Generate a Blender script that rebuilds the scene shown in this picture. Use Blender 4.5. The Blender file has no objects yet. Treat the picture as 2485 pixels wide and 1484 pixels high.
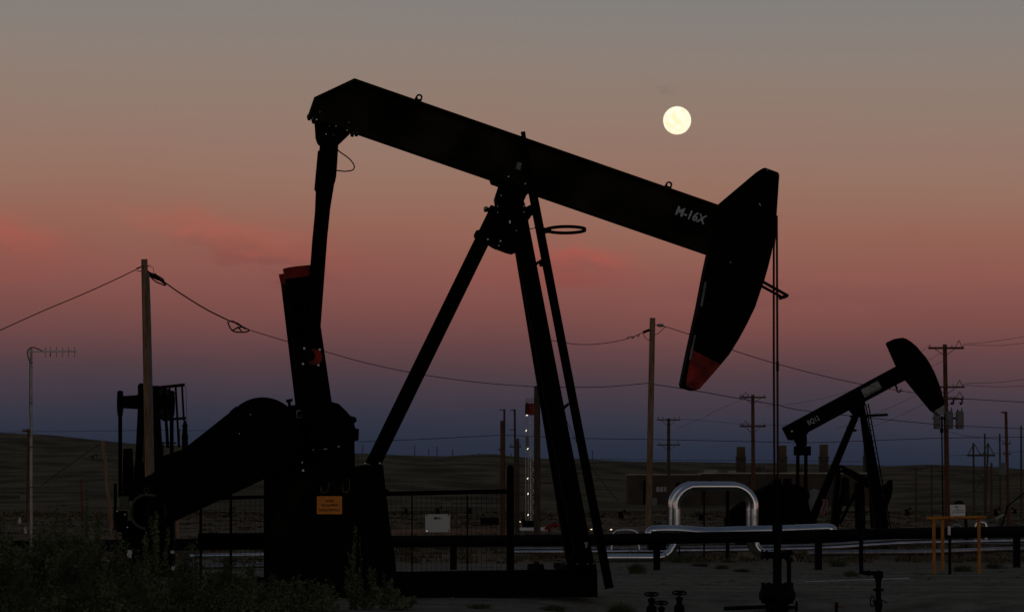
import bpy, math, random
from mathutils import Vector, Matrix
random.seed(7)
R = math.radians
scene = bpy.context.scene
col = scene.collection

# ------------------------------------------------------------------ camera
FPX, CX, HY, EYE = 7585.0, 1242.0, 1225.0, 1.45      # picture measured 2484 x 1484
cd = bpy.data.cameras.new('camera'); cam = bpy.data.objects.new('camera', cd); col.objects.link(cam)
cam.location = (0, 0, EYE); cam.rotation_euler = (R(90), 0, 0)
cd.sensor_width = 36; cd.lens = 36 * FPX / 2484
cd.shift_y = (HY - 742) / 2484
cd.clip_start = 0.5; cd.clip_end = 20000
cd.dof.use_dof = True; cd.dof.focus_distance = 50; cd.dof.aperture_fstop = 9
scene.camera = cam

# ------------------------------------------------------------------ world: dusk sky opposite the sunset
w = bpy.data.worlds.new("World"); scene.world = w; w.use_nodes = True
nt = w.node_tree; nt.nodes.clear(); N = nt.nodes.new; L = nt.links.new
def s2l(c):
    c = c / 255
    return c / 12.92 if c <= 0.04045 else ((c + 0.055) / 1.055) ** 2.4
def rgb(r, g, b): return (s2l(r), s2l(g), s2l(b), 1)
def nmath(op, a, b=None, c=None, clamp=False):
    n = N('ShaderNodeMath'); n.operation = op; n.use_clamp = clamp
    for i, v in enumerate((a, b, c)):
        if v is None: continue
        if isinstance(v, (int, float)): n.inputs[i].default_value = v
        else: L(v, n.inputs[i])
    return n.outputs[0]
tc = N('ShaderNodeTexCoord'); sep = N('ShaderNodeSeparateXYZ'); L(tc.outputs['Generated'], sep.inputs[0])
X, Y_, Z = sep.outputs
hor = nmath('SQRT', nmath('ADD', nmath('MULTIPLY', X, X), nmath('MULTIPLY', Y_, Y_)))
elev = nmath('DIVIDE', Z, nmath('MAXIMUM', hor, 0.02))            # tangent of the elevation
# gentle large-scale waviness so the bands are not ruled lines
nz = N('ShaderNodeTexNoise'); nz.inputs['Scale'].default_value = 9; nz.inputs['Detail'].default_value = 3
mp = N('ShaderNodeMapping'); mp.inputs['Scale'].default_value = (1, 1, 3.0); L(tc.outputs['Generated'], mp.inputs[0]); L(mp.outputs[0], nz.inputs['Vector'])
wob = nmath('MULTIPLY', nmath('SUBTRACT', nz.outputs['Fac'], 0.5), 0.012)
tilt = nmath('MULTIPLY', X, 0.02)
e2 = nmath('ADD', nmath('ADD', elev, wob), tilt)
fac = nmath('DIVIDE', nmath('ADD', e2, 0.02), 0.5, clamp=True)
ramp = N('ShaderNodeValToRGB'); L(fac, ramp.inputs[0])
def ey(y): return ((HY - y) / FPX + 0.02) / 0.5
stops = [(0.0, (28, 36, 50)), (ey(1150), (33, 41, 57)), (ey(1080), (43, 48, 63)), (ey(1020), (54, 53, 67)), (ey(960), (67, 58, 68)), (ey(900), (81, 62, 68)),
         (ey(830), (103, 69, 70)), (ey(750), (124, 78, 74)), (ey(660), (140, 88, 80)), (ey(560), (147, 101, 87)), (ey(440), (149, 113, 98)), (ey(300), (146, 121, 108)),
         (ey(150), (140, 126, 117)), (ey(0), (131, 127, 123)), (0.46, (98, 104, 108)), (0.70, (72, 78, 86)), (1.0, (54, 60, 72))]
cr = ramp.color_ramp
while len(cr.elements) > 1: cr.elements.remove(cr.elements[0])
cr.elements[0].position = 0; cr.elements[0].color = rgb(*stops[0][1])
for p, c in stops[1:]:
    e = cr.elements.new(p); e.color = rgb(*c)
# thin sunset-lit wisps of cloud, each a soft patch at its own bearing and elevation
cn = N('ShaderNodeTexNoise'); cn.inputs['Scale'].default_value = 52; cn.inputs['Detail'].default_value = 5; cn.inputs['Roughness'].default_value = 0.6
cm = N('ShaderNodeMapping'); cm.inputs['Scale'].default_value = (1, 1, 3.4); L(tc.outputs['Generated'], cm.inputs[0]); L(cm.outputs[0], cn.inputs['Vector'])
az = nmath('DIVIDE', X, nmath('MAXIMUM', Y_, 0.05))
cur = ramp.outputs['Color']
def mixc(fac_, a, bcol, mode='MIX'):
    m = N('ShaderNodeMix'); m.data_type = 'RGBA'; m.blend_type = mode
    L(fac_, m.inputs[0]); L(a, m.inputs[6])
    if isinstance(bcol, tuple): m.inputs[7].default_value = bcol
    else: L(bcol, m.inputs[7])
    return m.outputs[2]
warp = nmath('MULTIPLY', nmath('SUBTRACT', cn.outputs['Fac'], 0.5), 0.022)
warp2 = nmath('MULTIPLY', nmath('SUBTRACT', nz.outputs['Fac'], 0.5), 0.05)
def wisp(px, py, sx, sy, colr, amt, slope=0.0):
    global cur
    a = nmath('ADD', nmath('SUBTRACT', az, (px - CX) / FPX), warp2)
    b = nmath('ADD', nmath('SUBTRACT', elev, (HY - py) / FPX), warp)
    b = nmath('ADD', b, nmath('MULTIPLY', a, slope))
    a = nmath('DIVIDE', a, sx / FPX); b = nmath('DIVIDE', b, sy / FPX)
    d = nmath('ADD', nmath('MULTIPLY', a, a), nmath('MULTIPLY', b, b))
    g = nmath('POWER', 2.718, nmath('MULTIPLY', d, -1.0))
    g = nmath('MULTIPLY', nmath('MULTIPLY', g, nmath('ADD', nmath('MULTIPLY', cn.outputs['Fac'], 1.6), 0.1)), amt, clamp=True)
    g = nmath('MULTIPLY', g, nmath('GREATER_THAN', Y_, 0.0))
    cur = mixc(g, cur, rgb(*colr))
wisp(490, 550, 230, 34, (172, 96, 82), 0.50, 0.10)
wisp(600, 600, 190, 34, (160, 80, 70), 0.42, 0.18)
wisp(620, 640, 170, 22, (122, 68, 64), 0.40, 0.25)
wisp(10, 566, 110, 34, (176, 90, 78), 0.55, 0.2)
wisp(60, 625, 150, 50, (148, 80, 70), 0.42, 0.1)
wisp(1425, 618, 120, 28, (176, 86, 76), 0.72, 0.08)
wisp(1400, 660, 180, 36, (146, 72, 68), 0.48, 0.1)
wisp(1576, 206, 17, 9, (122, 111, 103), 0.35, 0.1)
wisp(2300, 620, 300, 60, (150, 92, 80), 0.25)
wisp(1980, 720, 260, 26, (112, 68, 70), 0.22, 0.05)
# brighter afterglow behind the camera, where the sun has gone down
westf = nmath('POWER', nmath('MAXIMUM', nmath('MULTIPLY', Y_, -1.0), 0.0), 1.3)
wr = N('ShaderNodeValToRGB'); L(nmath('MULTIPLY', elev, 1.0, clamp=True), wr.inputs[0])
wr.color_ramp.elements[0].color = (0.37, 0.31, 0.26, 1); wr.color_ramp.elements[1].color = (0.036, 0.042, 0.056, 1)
e = wr.color_ramp.elements.new(0.13); e.color = (0.27, 0.235, 0.21, 1)
e = wr.color_ramp.elements.new(0.40); e.color = (0.085, 0.09, 0.105, 1)
cur = mixc(westf, cur, wr.outputs['Color'])
# faint physical twilight sky added below it
sky = N('ShaderNodeTexSky'); sky.sky_type = 'NISHITA'; sky.sun_disc = False
sky.sun_elevation = R(-3); sky.sun_rotation = R(180)
bg1 = N('ShaderNodeBackground'); L(cur, bg1.inputs[0]); bg1.inputs[1].default_value = 1.0
bg2 = N('ShaderNodeBackground'); L(sky.outputs[0], bg2.inputs[0]); bg2.inputs[1].default_value = 0.05
ad = N('ShaderNodeAddShader'); L(bg1.outputs[0], ad.inputs[0]); L(bg2.outputs[0], ad.inputs[1])
wo = N('ShaderNodeOutputWorld'); L(ad.outputs[0], wo.inputs[0])

sd = bpy.data.lights.new('sun', 'SUN'); sun = bpy.data.objects.new('sun', sd); col.objects.link(sun)
sd.energy = 0.05; sd.angle = R(25); sd.color = (1.0, 0.72, 0.5)
sun.rotation_euler = (R(86), 0, R(8))                # low in the west, behind the camera
scene.view_settings.view_transform = 'Standard'; scene.view_settings.look = 'None'
scene.view_settings.exposure = 0; scene.view_settings.gamma = 1
scene.render.engine = 'CYCLES'

# ------------------------------------------------------------------ materials
def mat(name, c1, c2=None, scale=5, rough=0.7, metal=0, spec=0.3, bump=0, detail=4, stretch=(1, 1, 1), emit=None, estr=1, lo=0.35, hi=0.65):
    m = bpy.data.materials.new(name); m.use_nodes = True
    t = m.node_tree; b = t.nodes['Principled BSDF']
    b.inputs['Roughness'].default_value = rough; b.inputs['Metallic'].default_value = metal
    b.inputs['Specular IOR Level'].default_value = spec
    c2 = c2 or tuple(x * 0.75 for x in c1)
    tcn = t.nodes.new('ShaderNodeTexCoord'); mpn = t.nodes.new('ShaderNodeMapping'); mpn.inputs['Scale'].default_value = stretch
    t.links.new(tcn.outputs['Object'], mpn.inputs[0])
    n = t.nodes.new('ShaderNodeTexNoise'); n.inputs['Scale'].default_value = scale; n.inputs['Detail'].default_value = detail
    t.links.new(mpn.outputs[0], n.inputs['Vector'])
    r = t.nodes.new('ShaderNodeValToRGB'); r.color_ramp.elements[0].position = lo; r.color_ramp.elements[1].position = hi
    r.color_ramp.elements[0].color = (*c2, 1); r.color_ramp.elements[1].color = (*c1, 1)
    t.links.new(n.outputs['Fac'], r.inputs[0]); t.links.new(r.outputs[0], b.inputs['Base Color'])
    if bump:
        bp = t.nodes.new('ShaderNodeBump'); bp.inputs['Strength'].default_value = bump; bp.inputs['Distance'].default_value = 0.02
        t.links.new(n.outputs['Fac'], bp.inputs['Height']); t.links.new(bp.outputs[0], b.inputs['Normal'])
    if emit:
        b.inputs['Emission Color'].default_value = (*emit, 1); b.inputs['Emission Strength'].default_value = estr
    return m
M = {}
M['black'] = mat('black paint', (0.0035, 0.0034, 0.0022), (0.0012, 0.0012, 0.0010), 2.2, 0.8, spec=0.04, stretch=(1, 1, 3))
M['olive'] = mat('grimy olive highlight paint', (0.022, 0.020, 0.0095), (0.0030, 0.0030, 0.0018), 1.1, 0.8, spec=0.05, stretch=(1, 1, 1))  # olive tint paints faint highlights onto the black beam web, with grime
M['dark'] = mat('black iron', (0.0045, 0.0045, 0.0045), (0.002, 0.002, 0.002), 6, 0.7, spec=0.07)
M['stain'] = mat('oil stained steel', (0.011, 0.008, 0.0045), (0.0018, 0.0018, 0.0014), 3.0, 0.75, spec=0.05, stretch=(1.6, 1, 0.7), lo=0.52, hi=0.75)
M['rust'] = mat('rusty steel', (0.06, 0.028, 0.017), (0.03, 0.016, 0.011), 9, 0.8, spec=0.2)
M['red'] = mat('red paint', (0.24, 0.008, 0.005), (0.16, 0.006, 0.004), 3, 0.6, spec=0.2)
M['redfade'] = mat('weathered red paint', (0.36, 0.020, 0.011), (0.09, 0.007, 0.005), 4.5, 0.6, spec=0.2)
M['bolt'] = mat('pale bolt', (0.55, 0.58, 0.56), (0.35, 0.37, 0.36), 30, 0.35, metal=0.4)
M['chrome'] = mat('aluminium pipe cladding', (0.74, 0.78, 0.84), (0.42, 0.45, 0.50), 2.2, 0.14, metal=1.0, bump=0.12, stretch=(0.3, 1, 1))
M['dullpipe'] = mat('dull aluminium cladding', (0.30, 0.31, 0.33), (0.18, 0.18, 0.19), 3, 0.35, metal=0.9, bump=0.1)
M['wood'] = mat('weathered pole wood', (0.30, 0.195, 0.12), (0.15, 0.085, 0.05), 7, 0.9, stretch=(3, 3, 0.25), bump=0.5)
M['redwood'] = mat('creosoted red brown pole wood', (0.135, 0.055, 0.026), (0.07, 0.034, 0.018), 5, 0.9, stretch=(2, 2, 0.3), bump=0.3)
M['darkwood'] = mat('dark grey brown pole wood', (0.085, 0.062, 0.042), (0.045, 0.032, 0.024), 5, 0.9, stretch=(2, 2, 0.3))
M['galv'] = mat('galvanised steel', (0.42, 0.43, 0.42), (0.25, 0.26, 0.26), 4, 0.45, metal=0.7)
M['greysteel'] = mat('grey painted steel', (0.15, 0.165, 0.165), (0.10, 0.11, 0.11), 4, 0.6)
M['motor'] = mat('grey green motor paint', (0.040, 0.048, 0.036), (0.024, 0.03, 0.022), 5, 0.6)
M['white'] = mat('white sign', (0.74, 0.75, 0.77), (0.64, 0.65, 0.68), 5, 0.5)
M['offwhite'] = mat('faded white paint', (0.30, 0.31, 0.31), (0.20, 0.21, 0.21), 9, 0.6)
M['stencil'] = mat('stencil paint', (0.62, 0.65, 0.72), (0.32, 0.34, 0.38), 26, 0.7)
M['strip'] = mat('grey tape', (0.16, 0.17, 0.17), (0.10, 0.11, 0.11), 6, 0.6)
M['orange'] = mat('orange sign', (0.74, 0.245, 0.015), (0.60, 0.19, 0.015), 9, 0.5)
M['yellow'] = mat('yellow safety paint', (0.50, 0.20, 0.022), (0.34, 0.12, 0.015), 7, 0.6)
M['ink'] = mat('black lettering', (0.008, 0.008, 0.008), None, 5, 0.7)
M['blue'] = mat('blue emblem', (0.02, 0.03, 0.20), None, 5, 0.6)
M['greyink'] = mat('grey lettering', (0.22, 0.24, 0.22), None, 5, 0.6)
M['concrete'] = mat('oily concrete', (0.16, 0.16, 0.15), (0.08, 0.08, 0.08), 3, 0.9)
M['building'] = mat('brown cladding', (0.06, 0.05, 0.04), (0.04, 0.034, 0.028), 0.25, 0.9)
M['roofpale'] = mat('pale roof edge', (0.42, 0.39, 0.33), (0.28, 0.26, 0.22), 0.3, 0.8)
M['stack'] = mat('brown flue', (0.12, 0.08, 0.052), (0.075, 0.052, 0.036), 0.5, 0.8)
M['tan'] = mat('tan earth wall', (0.28, 0.16, 0.09), (0.16, 0.09, 0.055), 0.6, 0.95)
M['palebits'] = mat('pale plant', (0.4, 0.4, 0.42), (0.2, 0.2, 0.22), 0.4, 0.7)
M['leaf'] = mat('dusty green leaf', (0.135, 0.158, 0.085), (0.036, 0.045, 0.023), 2.0, 0.85, spec=0.15)
M['leaf2'] = mat('fresh green leaf', (0.14, 0.17, 0.08), (0.06, 0.075, 0.036), 3.2, 0.85, spec=0.15)
M['twig'] = mat('dry twig', (0.10, 0.08, 0.05), (0.05, 0.04, 0.03), 8, 0.9)
M['grass'] = mat('dry grass', (0.13, 0.10, 0.056), (0.050, 0.046, 0.028), 0.35, 0.9, spec=0.1)
M['pink'] = mat('pink cloth', (0.34, 0.13, 0.17), (0.22, 0.18, 0.20), 6, 0.9)
M['lamp'] = mat('lit lamp', (1, 1, 1), None, 5, 0.5, emit=(1.0, 0.86, 0.62), estr=1.7)
M['lampcool'] = mat('lit white lamp', (1, 1, 1), None, 5, 0.5, emit=(1.0, 0.95, 0.85), estr=1.2)
M['green'] = mat('green cover', (0.02, 0.20, 0.12), None, 5, 0.6)

def ground_mat():
    m = bpy.data.materials.new('desert ground'); m.use_nodes = True
    t = m.node_tree; b = t.nodes['Principled BSDF']; b.inputs['Roughness'].default_value = 0.95; b.inputs['Specular IOR Level'].default_value = 0.1
    NN = t.nodes.new; LL = t.links.new
    tcn = NN('ShaderNodeTexCoord'); sp = NN('ShaderNodeSeparateXYZ'); LL(tcn.outputs['Object'], sp.inputs[0])
    def noise(sc, det, stretch):
        mpn = NN('ShaderNodeMapping'); mpn.inputs['Scale'].default_value = stretch; LL(tcn.outputs['Object'], mpn.inputs[0])
        n = NN('ShaderNodeTexNoise'); n.inputs['Scale'].default_value = sc; n.inputs['Detail'].default_value = det; LL(mpn.outputs[0], n.inputs['Vector']); return n.outputs['Fac']
    def rmp(fac, stops_):
        r = NN('ShaderNodeValToRGB'); LL(fac, r.inputs[0]); rr = r.color_ramp
        rr.elements[0].position, rr.elements[0].color = stops_[0][0], (*stops_[0][1], 1)
        rr.elements[1].position, rr.elements[1].color = stops_[-1][0], (*stops_[-1][1], 1)
        for p, c in stops_[1:-1]:
            e_ = rr.elements.new(p); e_.color = (*c, 1)
        return r.outputs[0]
    fine = noise(2.4, 8, (1, 0.5, 1)); big = noise(0.16, 5, (1, 0.35, 1))
    sand = rmp(fine, [(0.3, (0.118, 0.112, 0.080)), (0.5, (0.180, 0.170, 0.124)), (0.72, (0.225, 0.212, 0.155))])
    scrubn = noise(0.35, 8, (1, 0.22, 1))
    dry = rmp(scrubn, [(0.36, (0.040, 0.037, 0.022)), (0.48, (0.11, 0.092, 0.050)), (0.6, (0.195, 0.140, 0.076)), (0.72, (0.14, 0.13, 0.095))])
    # graded pad of bare sand near the wells, scrubland beyond about 75 m
    mr = NN('ShaderNodeMath'); mr.operation = 'MULTIPLY_ADD'; LL(big, mr.inputs[0]); mr.inputs[1].default_value = 40; LL(sp.outputs[1], mr.inputs[2])
    m2 = NN('ShaderNodeMapRange'); LL(mr.outputs[0], m2.inputs[0]); m2.inputs[1].default_value = 92; m2.inputs[2].default_value = 108
    mx = NN('ShaderNodeMix'); mx.data_type = 'RGBA'; LL(m2.outputs[0], mx.inputs[0]); LL(sand, mx.inputs[6]); LL(dry, mx.inputs[7])
    # wheel tracks and wind streaks worn into the pad
    trk = rmp(noise(1.0, 6, (0.06, 1.1, 1)), [(0.38, (0.66, 0.65, 0.62)), (0.5, (1, 1, 1)), (0.66, (1.12, 1.11, 1.08))])
    mt = NN('ShaderNodeMix'); mt.data_type = 'RGBA'; mt.blend_type = 'MULTIPLY'; mt.inputs[0].default_value = 1.0
    LL(mx.outputs[2], mt.inputs[6]); LL(trk, mt.inputs[7]); LL(mt.outputs[2], b.inputs['Base Color'])
    bp = NN('ShaderNodeBump'); bp.inputs['Strength'].default_value = 0.5; bp.inputs['Distance'].default_value = 0.05; LL(fine, bp.inputs['Height']); LL(bp.outputs[0], b.inputs['Normal'])
    return m
M['ground'] = ground_mat()
M['hill'] = mat('dry hill', (0.165, 0.132, 0.070), (0.045, 0.042, 0.024), 0.045, 0.95, spec=0.05, detail=9, stretch=(1, 0.6, 6), lo=0.38, hi=0.62)
M['moon'] = mat('moon', (1, 1, 1), None, 5, 0.9)
def moon_mat():
    m = M['moon']; t = m.node_tree; b = t.nodes['Principled BSDF']
    b.inputs['Base Color'].default_value = (0, 0, 0, 1)
    for l in list(t.links):
        if l.to_socket == b.inputs['Base Color']: t.links.remove(l)
    n = [x for x in t.nodes if x.type == 'TEX_NOISE'][0]; n.inputs['Scale'].default_value = 0.09; n.inputs['Detail'].default_value = 6
    r = [x for x in t.nodes if x.type == 'VALTORGB'][0]
    r.color_ramp.elements[0].position = 0.40; r.color_ramp.elements[0].color = (1.0, 0.90, 0.55, 1)
    r.color_ramp.elements[1].position = 0.58; r.color_ramp.elements[1].color = (1.0, 0.99, 0.80, 1)
    t.links.new(r.outputs[0], b.inputs['Emission Color']); b.inputs['Emission Strength'].default_value = 1.04
moon_mat()

# ------------------------------------------------------------------ helpers
def P(x, y, Y):
    """point seen at picture position x, y and standing Y metres away"""
    return Vector(((x - CX) / FPX * Y, Y, EYE + (HY - y) / FPX * Y))
def gy(y): return EYE * FPX / (y - HY)                # distance of flat ground seen at height y
class Frame:
    """vertical plane along a machine, turned by k from square-on; d is the depth across it"""
    def __init__(s, Y0, xc=CX, k=0.08):
        s.Y0, s.k = Y0, k; s.Xc = (xc - CX) / FPX * Y0
        h = math.hypot(1, k); s.n = Vector((-k / h, 1 / h, 0)); s.u = Vector((1 / h, k / h, 0)); s.h = h
    def __call__(s, x, y, d=0.0):
        t = (x - CX) / FPX
        Y = (s.Y0 - s.k * s.Xc + d * s.h) / (1 - s.k * t)
        return P(x, y, Y)
    def px(s): return s.Y0 / FPX
def tag(o, label=None, cat=None, group=None, kind=None):
    if label: o['label'] = label
    if cat: o['category'] = cat
    if group: o['group'] = group
    if kind: o['kind'] = kind
    return o
def empty(name, loc, label, cat, group=None):
    o = bpy.data.objects.new(name, None); col.objects.link(o); o.location = loc; o.empty_display_size = 0.2
    return tag(o, label, cat, group)
def rootloc(o):
    v = Vector((0, 0, 0))
    while o is not None: v += o.location; o = o.parent
    return v
class MB:
    def __init__(s): s.v = []; s.f = []
    def add(s, vs, fs):
        b = len(s.v); s.v += [Vector(a) for a in vs]; s.f += [[b + i for i in f] for f in fs]
    def extrude(s, pts, vec):
        n = len(pts); vec = Vector(vec)
        s.add(list(pts) + [p + vec for p in pts], [list(range(n - 1, -1, -1)), list(range(n, 2 * n))] + [[i, (i + 1) % n, (i + 1) % n + n, i + n] for i in range(n)]); return s
    def prism(s, fr, poly, d0, d1):
        return s.extrude([fr(x, y, d0) for x, y in poly], fr.n * (d1 - d0))
    def box(s, c, sx, sy, sz, rz=0):
        c = Vector(c); m = Matrix.Rotation(rz, 3, 'Z'); vs = []
        for k in (-1, 1):
            for j, i in ((-1, -1), (-1, 1), (1, 1), (1, -1)): vs.append(c + m @ Vector((i * sx / 2, j * sy / 2, k * sz / 2)))
        s.add(vs, [[3, 2, 1, 0], [4, 5, 6, 7], [0, 1, 5, 4], [1, 2, 6, 5], [2, 3, 7, 6], [3, 0, 4, 7]]); return s
    def bar(s, a, b, wu, wv, up=(0, 0, 1)):
        a, b = Vector(a), Vector(b); d = (b - a).normalized(); up = Vector(up)
        if abs(d.dot(up)) > 0.97: up = Vector((0, 1, 0))
        r = d.cross(up).normalized(); q = r.cross(d)
        c = [r * (i * wu / 2) + q * (j * wv / 2) for i, j in ((-1, -1), (1, -1), (1, 1), (-1, 1))]
        s.add([a + x for x in c] + [b + x for x in c], [[3, 2, 1, 0], [4, 5, 6, 7], [0, 1, 5, 4], [1, 2, 6, 5], [2, 3, 7, 6], [3, 0, 4, 7]]); return s
    def tube(s, pts, r, n=8, closed=False, r2=None):
        pts = [Vector(p) for p in pts]; m = len(pts); rings = []; prev = None
        for i, p in enumerate(pts):
            a = pts[i - 1] if (i or closed) else p; b = pts[(i + 1) % m] if (i < m - 1 or closed) else p
            d = (b - a).normalized()
            if prev is None:
                ref = Vector((0, 0, 1)) if abs(d.z) < 0.9 else Vector((0, 1, 0))
                prev = d.cross(ref).normalized()
            prev = (prev - d * prev.dot(d)).normalized(); q = d.cross(prev)
            rr = r if r2 is None else r + (r2 - r) * i / (m - 1)
            rings.append([p + (prev * math.cos(t) + q * math.sin(t)) * rr for t in [2 * math.pi * j / n for j in range(n)]])
        vs = [v for rg in rings for v in rg]; fs = []
        for i in range(m if closed else m - 1):
            k = (i + 1) % m
            for j in range(n): fs.append([i * n + j, i * n + (j + 1) % n, k * n + (j + 1) % n, k * n + j])
        if not closed: fs += [list(range(n - 1, -1, -1)), list(range((m - 1) * n, m * n))]
        s.add(vs, fs); return s
    def cyl(s, a, b, r, n=16, r2=None): return s.tube([a, b], r, n, r2=r2)
    def lathe(s, c, prof, n=20, axis='Z'):
        c = Vector(c); vs = []
        for r, h in prof:
            for j in range(n):
                t = 2 * math.pi * j / n; x, y = r * math.cos(t), r * math.sin(t)
                vs.append(c + (Vector((x, y, h)) if axis == 'Z' else Vector((x, h, y)) if axis == 'Y' else Vector((h, x, y))))
        m = len(prof); fs = [[i * n + j, i * n + (j + 1) % n, (i + 1) * n + (j + 1) % n, (i + 1) * n + j] for i in range(m - 1) for j in range(n)]
        fs += [list(range(n - 1, -1, -1)), list(range((m - 1) * n, m * n))]
        s.add(vs, fs); return s
    def build(s, name, m, parent=None, smooth=False, loc=None):
        me = bpy.data.meshes.new(name)
        off = rootloc(parent) if parent is not None else (Vector(loc) if loc is not None else Vector((0, 0, 0)))
        me.from_pydata([tuple(v - off) for v in s.v], [], s.f); me.materials.append(M[m] if isinstance(m, str) else m)
        if smooth:
            for p in me.polygons: p.use_smooth = True
            try: me.set_sharp_from_angle(angle=R(40))
            except Exception: pass
        me.update()
        o = bpy.data.objects.new(name, me); col.objects.link(o)
        if parent is not None: o.parent = parent
        elif loc is not None: o.location = loc
        return o
def spline(pts, k=8):
    pts = [Vector(p) for p in pts]; q = [2 * pts[0] - pts[1]] + pts + [2 * pts[-1] - pts[-2]]; out = []
    for i in range(1, len(q) - 2):
        for j in range(k):
            t = j / k; a, b, c, d = q[i - 1:i + 3]
            out.append(0.5 * ((2 * b) + (c - a) * t + (2 * a - 5 * b + 4 * c - d) * t * t + (3 * b - a - 3 * c + d) * t ** 3))
    return out + [pts[-1]]
def text(body, name, m, parent, pos, u, v, h, width=None, depth=0.002, bold=0.0, align='CENTER'):
    cu = bpy.data.curves.new('txt', 'FONT'); cu.body = body; cu.size = 1; cu.align_x = align; cu.offset = bold; cu.resolution_u = 2
    o = bpy.data.objects.new('txt', cu); col.objects.link(o)
    dg = bpy.context.evaluated_depsgraph_get(); dg.update()
    me = bpy.data.meshes.new_from_object(o.evaluated_get(dg)); bpy.data.objects.remove(o)
    xs = [q.co.x for q in me.vertices]; ys = [q.co.y for q in me.vertices]
    w0 = max(xs) - min(xs); h0 = max(ys) - min(ys); sy = h / h0; sx = (width / w0) if width else sy
    cx_, cy_ = (max(xs) + min(xs)) / 2, (max(ys) + min(ys)) / 2
    off = rootloc(parent); nrm = Vector(u).cross(Vector(v)).normalized()
    for q in me.vertices: q.co = Vector(pos) - off + Vector(u) * ((q.co.x - cx_) * sx) + Vector(v) * ((q.co.y - cy_) * sy) + nrm * depth
    me.materials.clear(); me.materials.append(M[m]); ob = bpy.data.objects.new(name, me); col.objects.link(ob); ob.parent = parent
    return ob

# ------------------------------------------------------------------ ground and hills
from mathutils import noise as mn
def gz(x, y):
    z = 0.0
    # hollow round the well cellar in front of the main unit
    dx, dy = (x - 3.9) / 2.6, (y - 46.5) / 4.0
    z -= 0.60 * math.exp(-(dx * dx + dy * dy) ** 1.4) if (abs(dx) < 3 and abs(dy) < 3) else 0
    if y < 1500: z += 0.035 * mn.noise(Vector((x * 0.35, y * 0.25, 0))) * min(1, max(0, (y - 56) / 10))
    if y < 49 : z += 0.03 * mn.noise(Vector((x * 0.8, y * 0.6, 3)))
    return z
def build_ground():
    ys = [-3000, -600, -100, 0, 20, 30] + [34 + i * 0.5 for i in range(60)] + [64 + i * 2 for i in range(40)] + [150, 180, 220, 280, 360, 500, 700, 1000, 1500, 3000, 6000, 9000]
    xs = [-9000, -3000, -1000, -400, -150, -80, -45, -30, -20] + [-15 + i * 0.5 for i in range(61)] + [20, 30, 45, 80, 150, 400, 1000, 3000, 9000]
    vs = [(x, y, gz(x, y)) for y in ys for x in xs]; nx = len(xs)
    fs = [(j * nx + i, j * nx + i + 1, (j + 1) * nx + i + 1, (j + 1) * nx + i) for j in range(len(ys) - 1) for i in range(nx - 1)]
    mb = MB(); mb.v = [Vector(v) for v in vs]; mb.f = [list(f) for f in fs]
    o = mb.build('ground', 'ground', smooth=True); tag(o, kind='structure')
build_ground()
def build_hills():
    ctrl = [(-1500, 1100), (-600, 1085), (-200, 1068), (0, 1066), (150, 1069), (300, 1078), (430, 1086), (700, 1098), (930, 1108), (1100, 1115), (1190, 1111), (1300, 1119), (1520, 1129), (1800, 1133), (2130, 1133), (2250, 1136), (2484, 1148), (2700, 1154), (3200, 1150), (4200, 1130)]
    def ridge(px):
        if px <= ctrl[0][0]: return ctrl[0][1]
        for (a, ya), (b, yb) in zip(ctrl, ctrl[1:]):
            if px <= b:
                t = (px - a) / (b - a); t = t * t * (3 - 2 * t); return ya + (yb - ya) * t
        return ctrl[-1][1]
    YR = 2200; xs = [-900 + i * 10 for i in range(181)]; ysn = [600 + i * 40 for i in range(61)]
    vs = []
    for y in ysn:
        for x in xs:
            px = CX + x / YR * FPX
            H = EYE + (HY - ridge(px)) / FPX * YR
            if y <= YR: t = (y - 600) / (YR - 600); s = t * t * (3 - 2 * t)
            else: s = 1 - 0.6 * (y - YR) / 800
            z = H * s
            nn = mn.noise(Vector((x * 0.006, y * 0.004, 1))) * 7 + mn.noise(Vector((x * 0.02, y * 0.012, 4))) * 2.4
            z += nn * min(1, max(0, (y - 620) / 300)) * (0.15 if abs(y - YR) < 90 else 1) * (0.7 if y < YR else 0.2) - (0.6 if y < 640 else 0)
            if abs(y - YR) < 90: z += mn.noise(Vector((x * 0.03, 1, 9))) * 0.8
            vs.append((x, y, z))
    nx = len(xs); mb = MB(); mb.v = [Vector(v) for v in vs]
    mb.f = [[j * nx + i, j * nx + i + 1, (j + 1) * nx + i + 1, (j + 1) * nx + i] for j in range(len(ysn) - 1) for i in range(nx - 1)]
    tag(mb.build('hills', 'hill', smooth=True), kind='structure')
build_hills()

# ------------------------------------------------------------------ moon
mb = MB(); rr = 33.9 / FPX * 6000
prof = [(max(0.01, rr * math.sin(math.pi * i / 32)), -rr * math.cos(math.pi * i / 32)) for i in range(33)]
c = P(1642.5, 292.5, 6000); mb.lathe(c, prof, 48)
tag(mb.build('moon', 'moon', smooth=True, loc=c), 'full pale yellow moon glowing in the dusk sky above the walking beam', 'moon')

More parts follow.
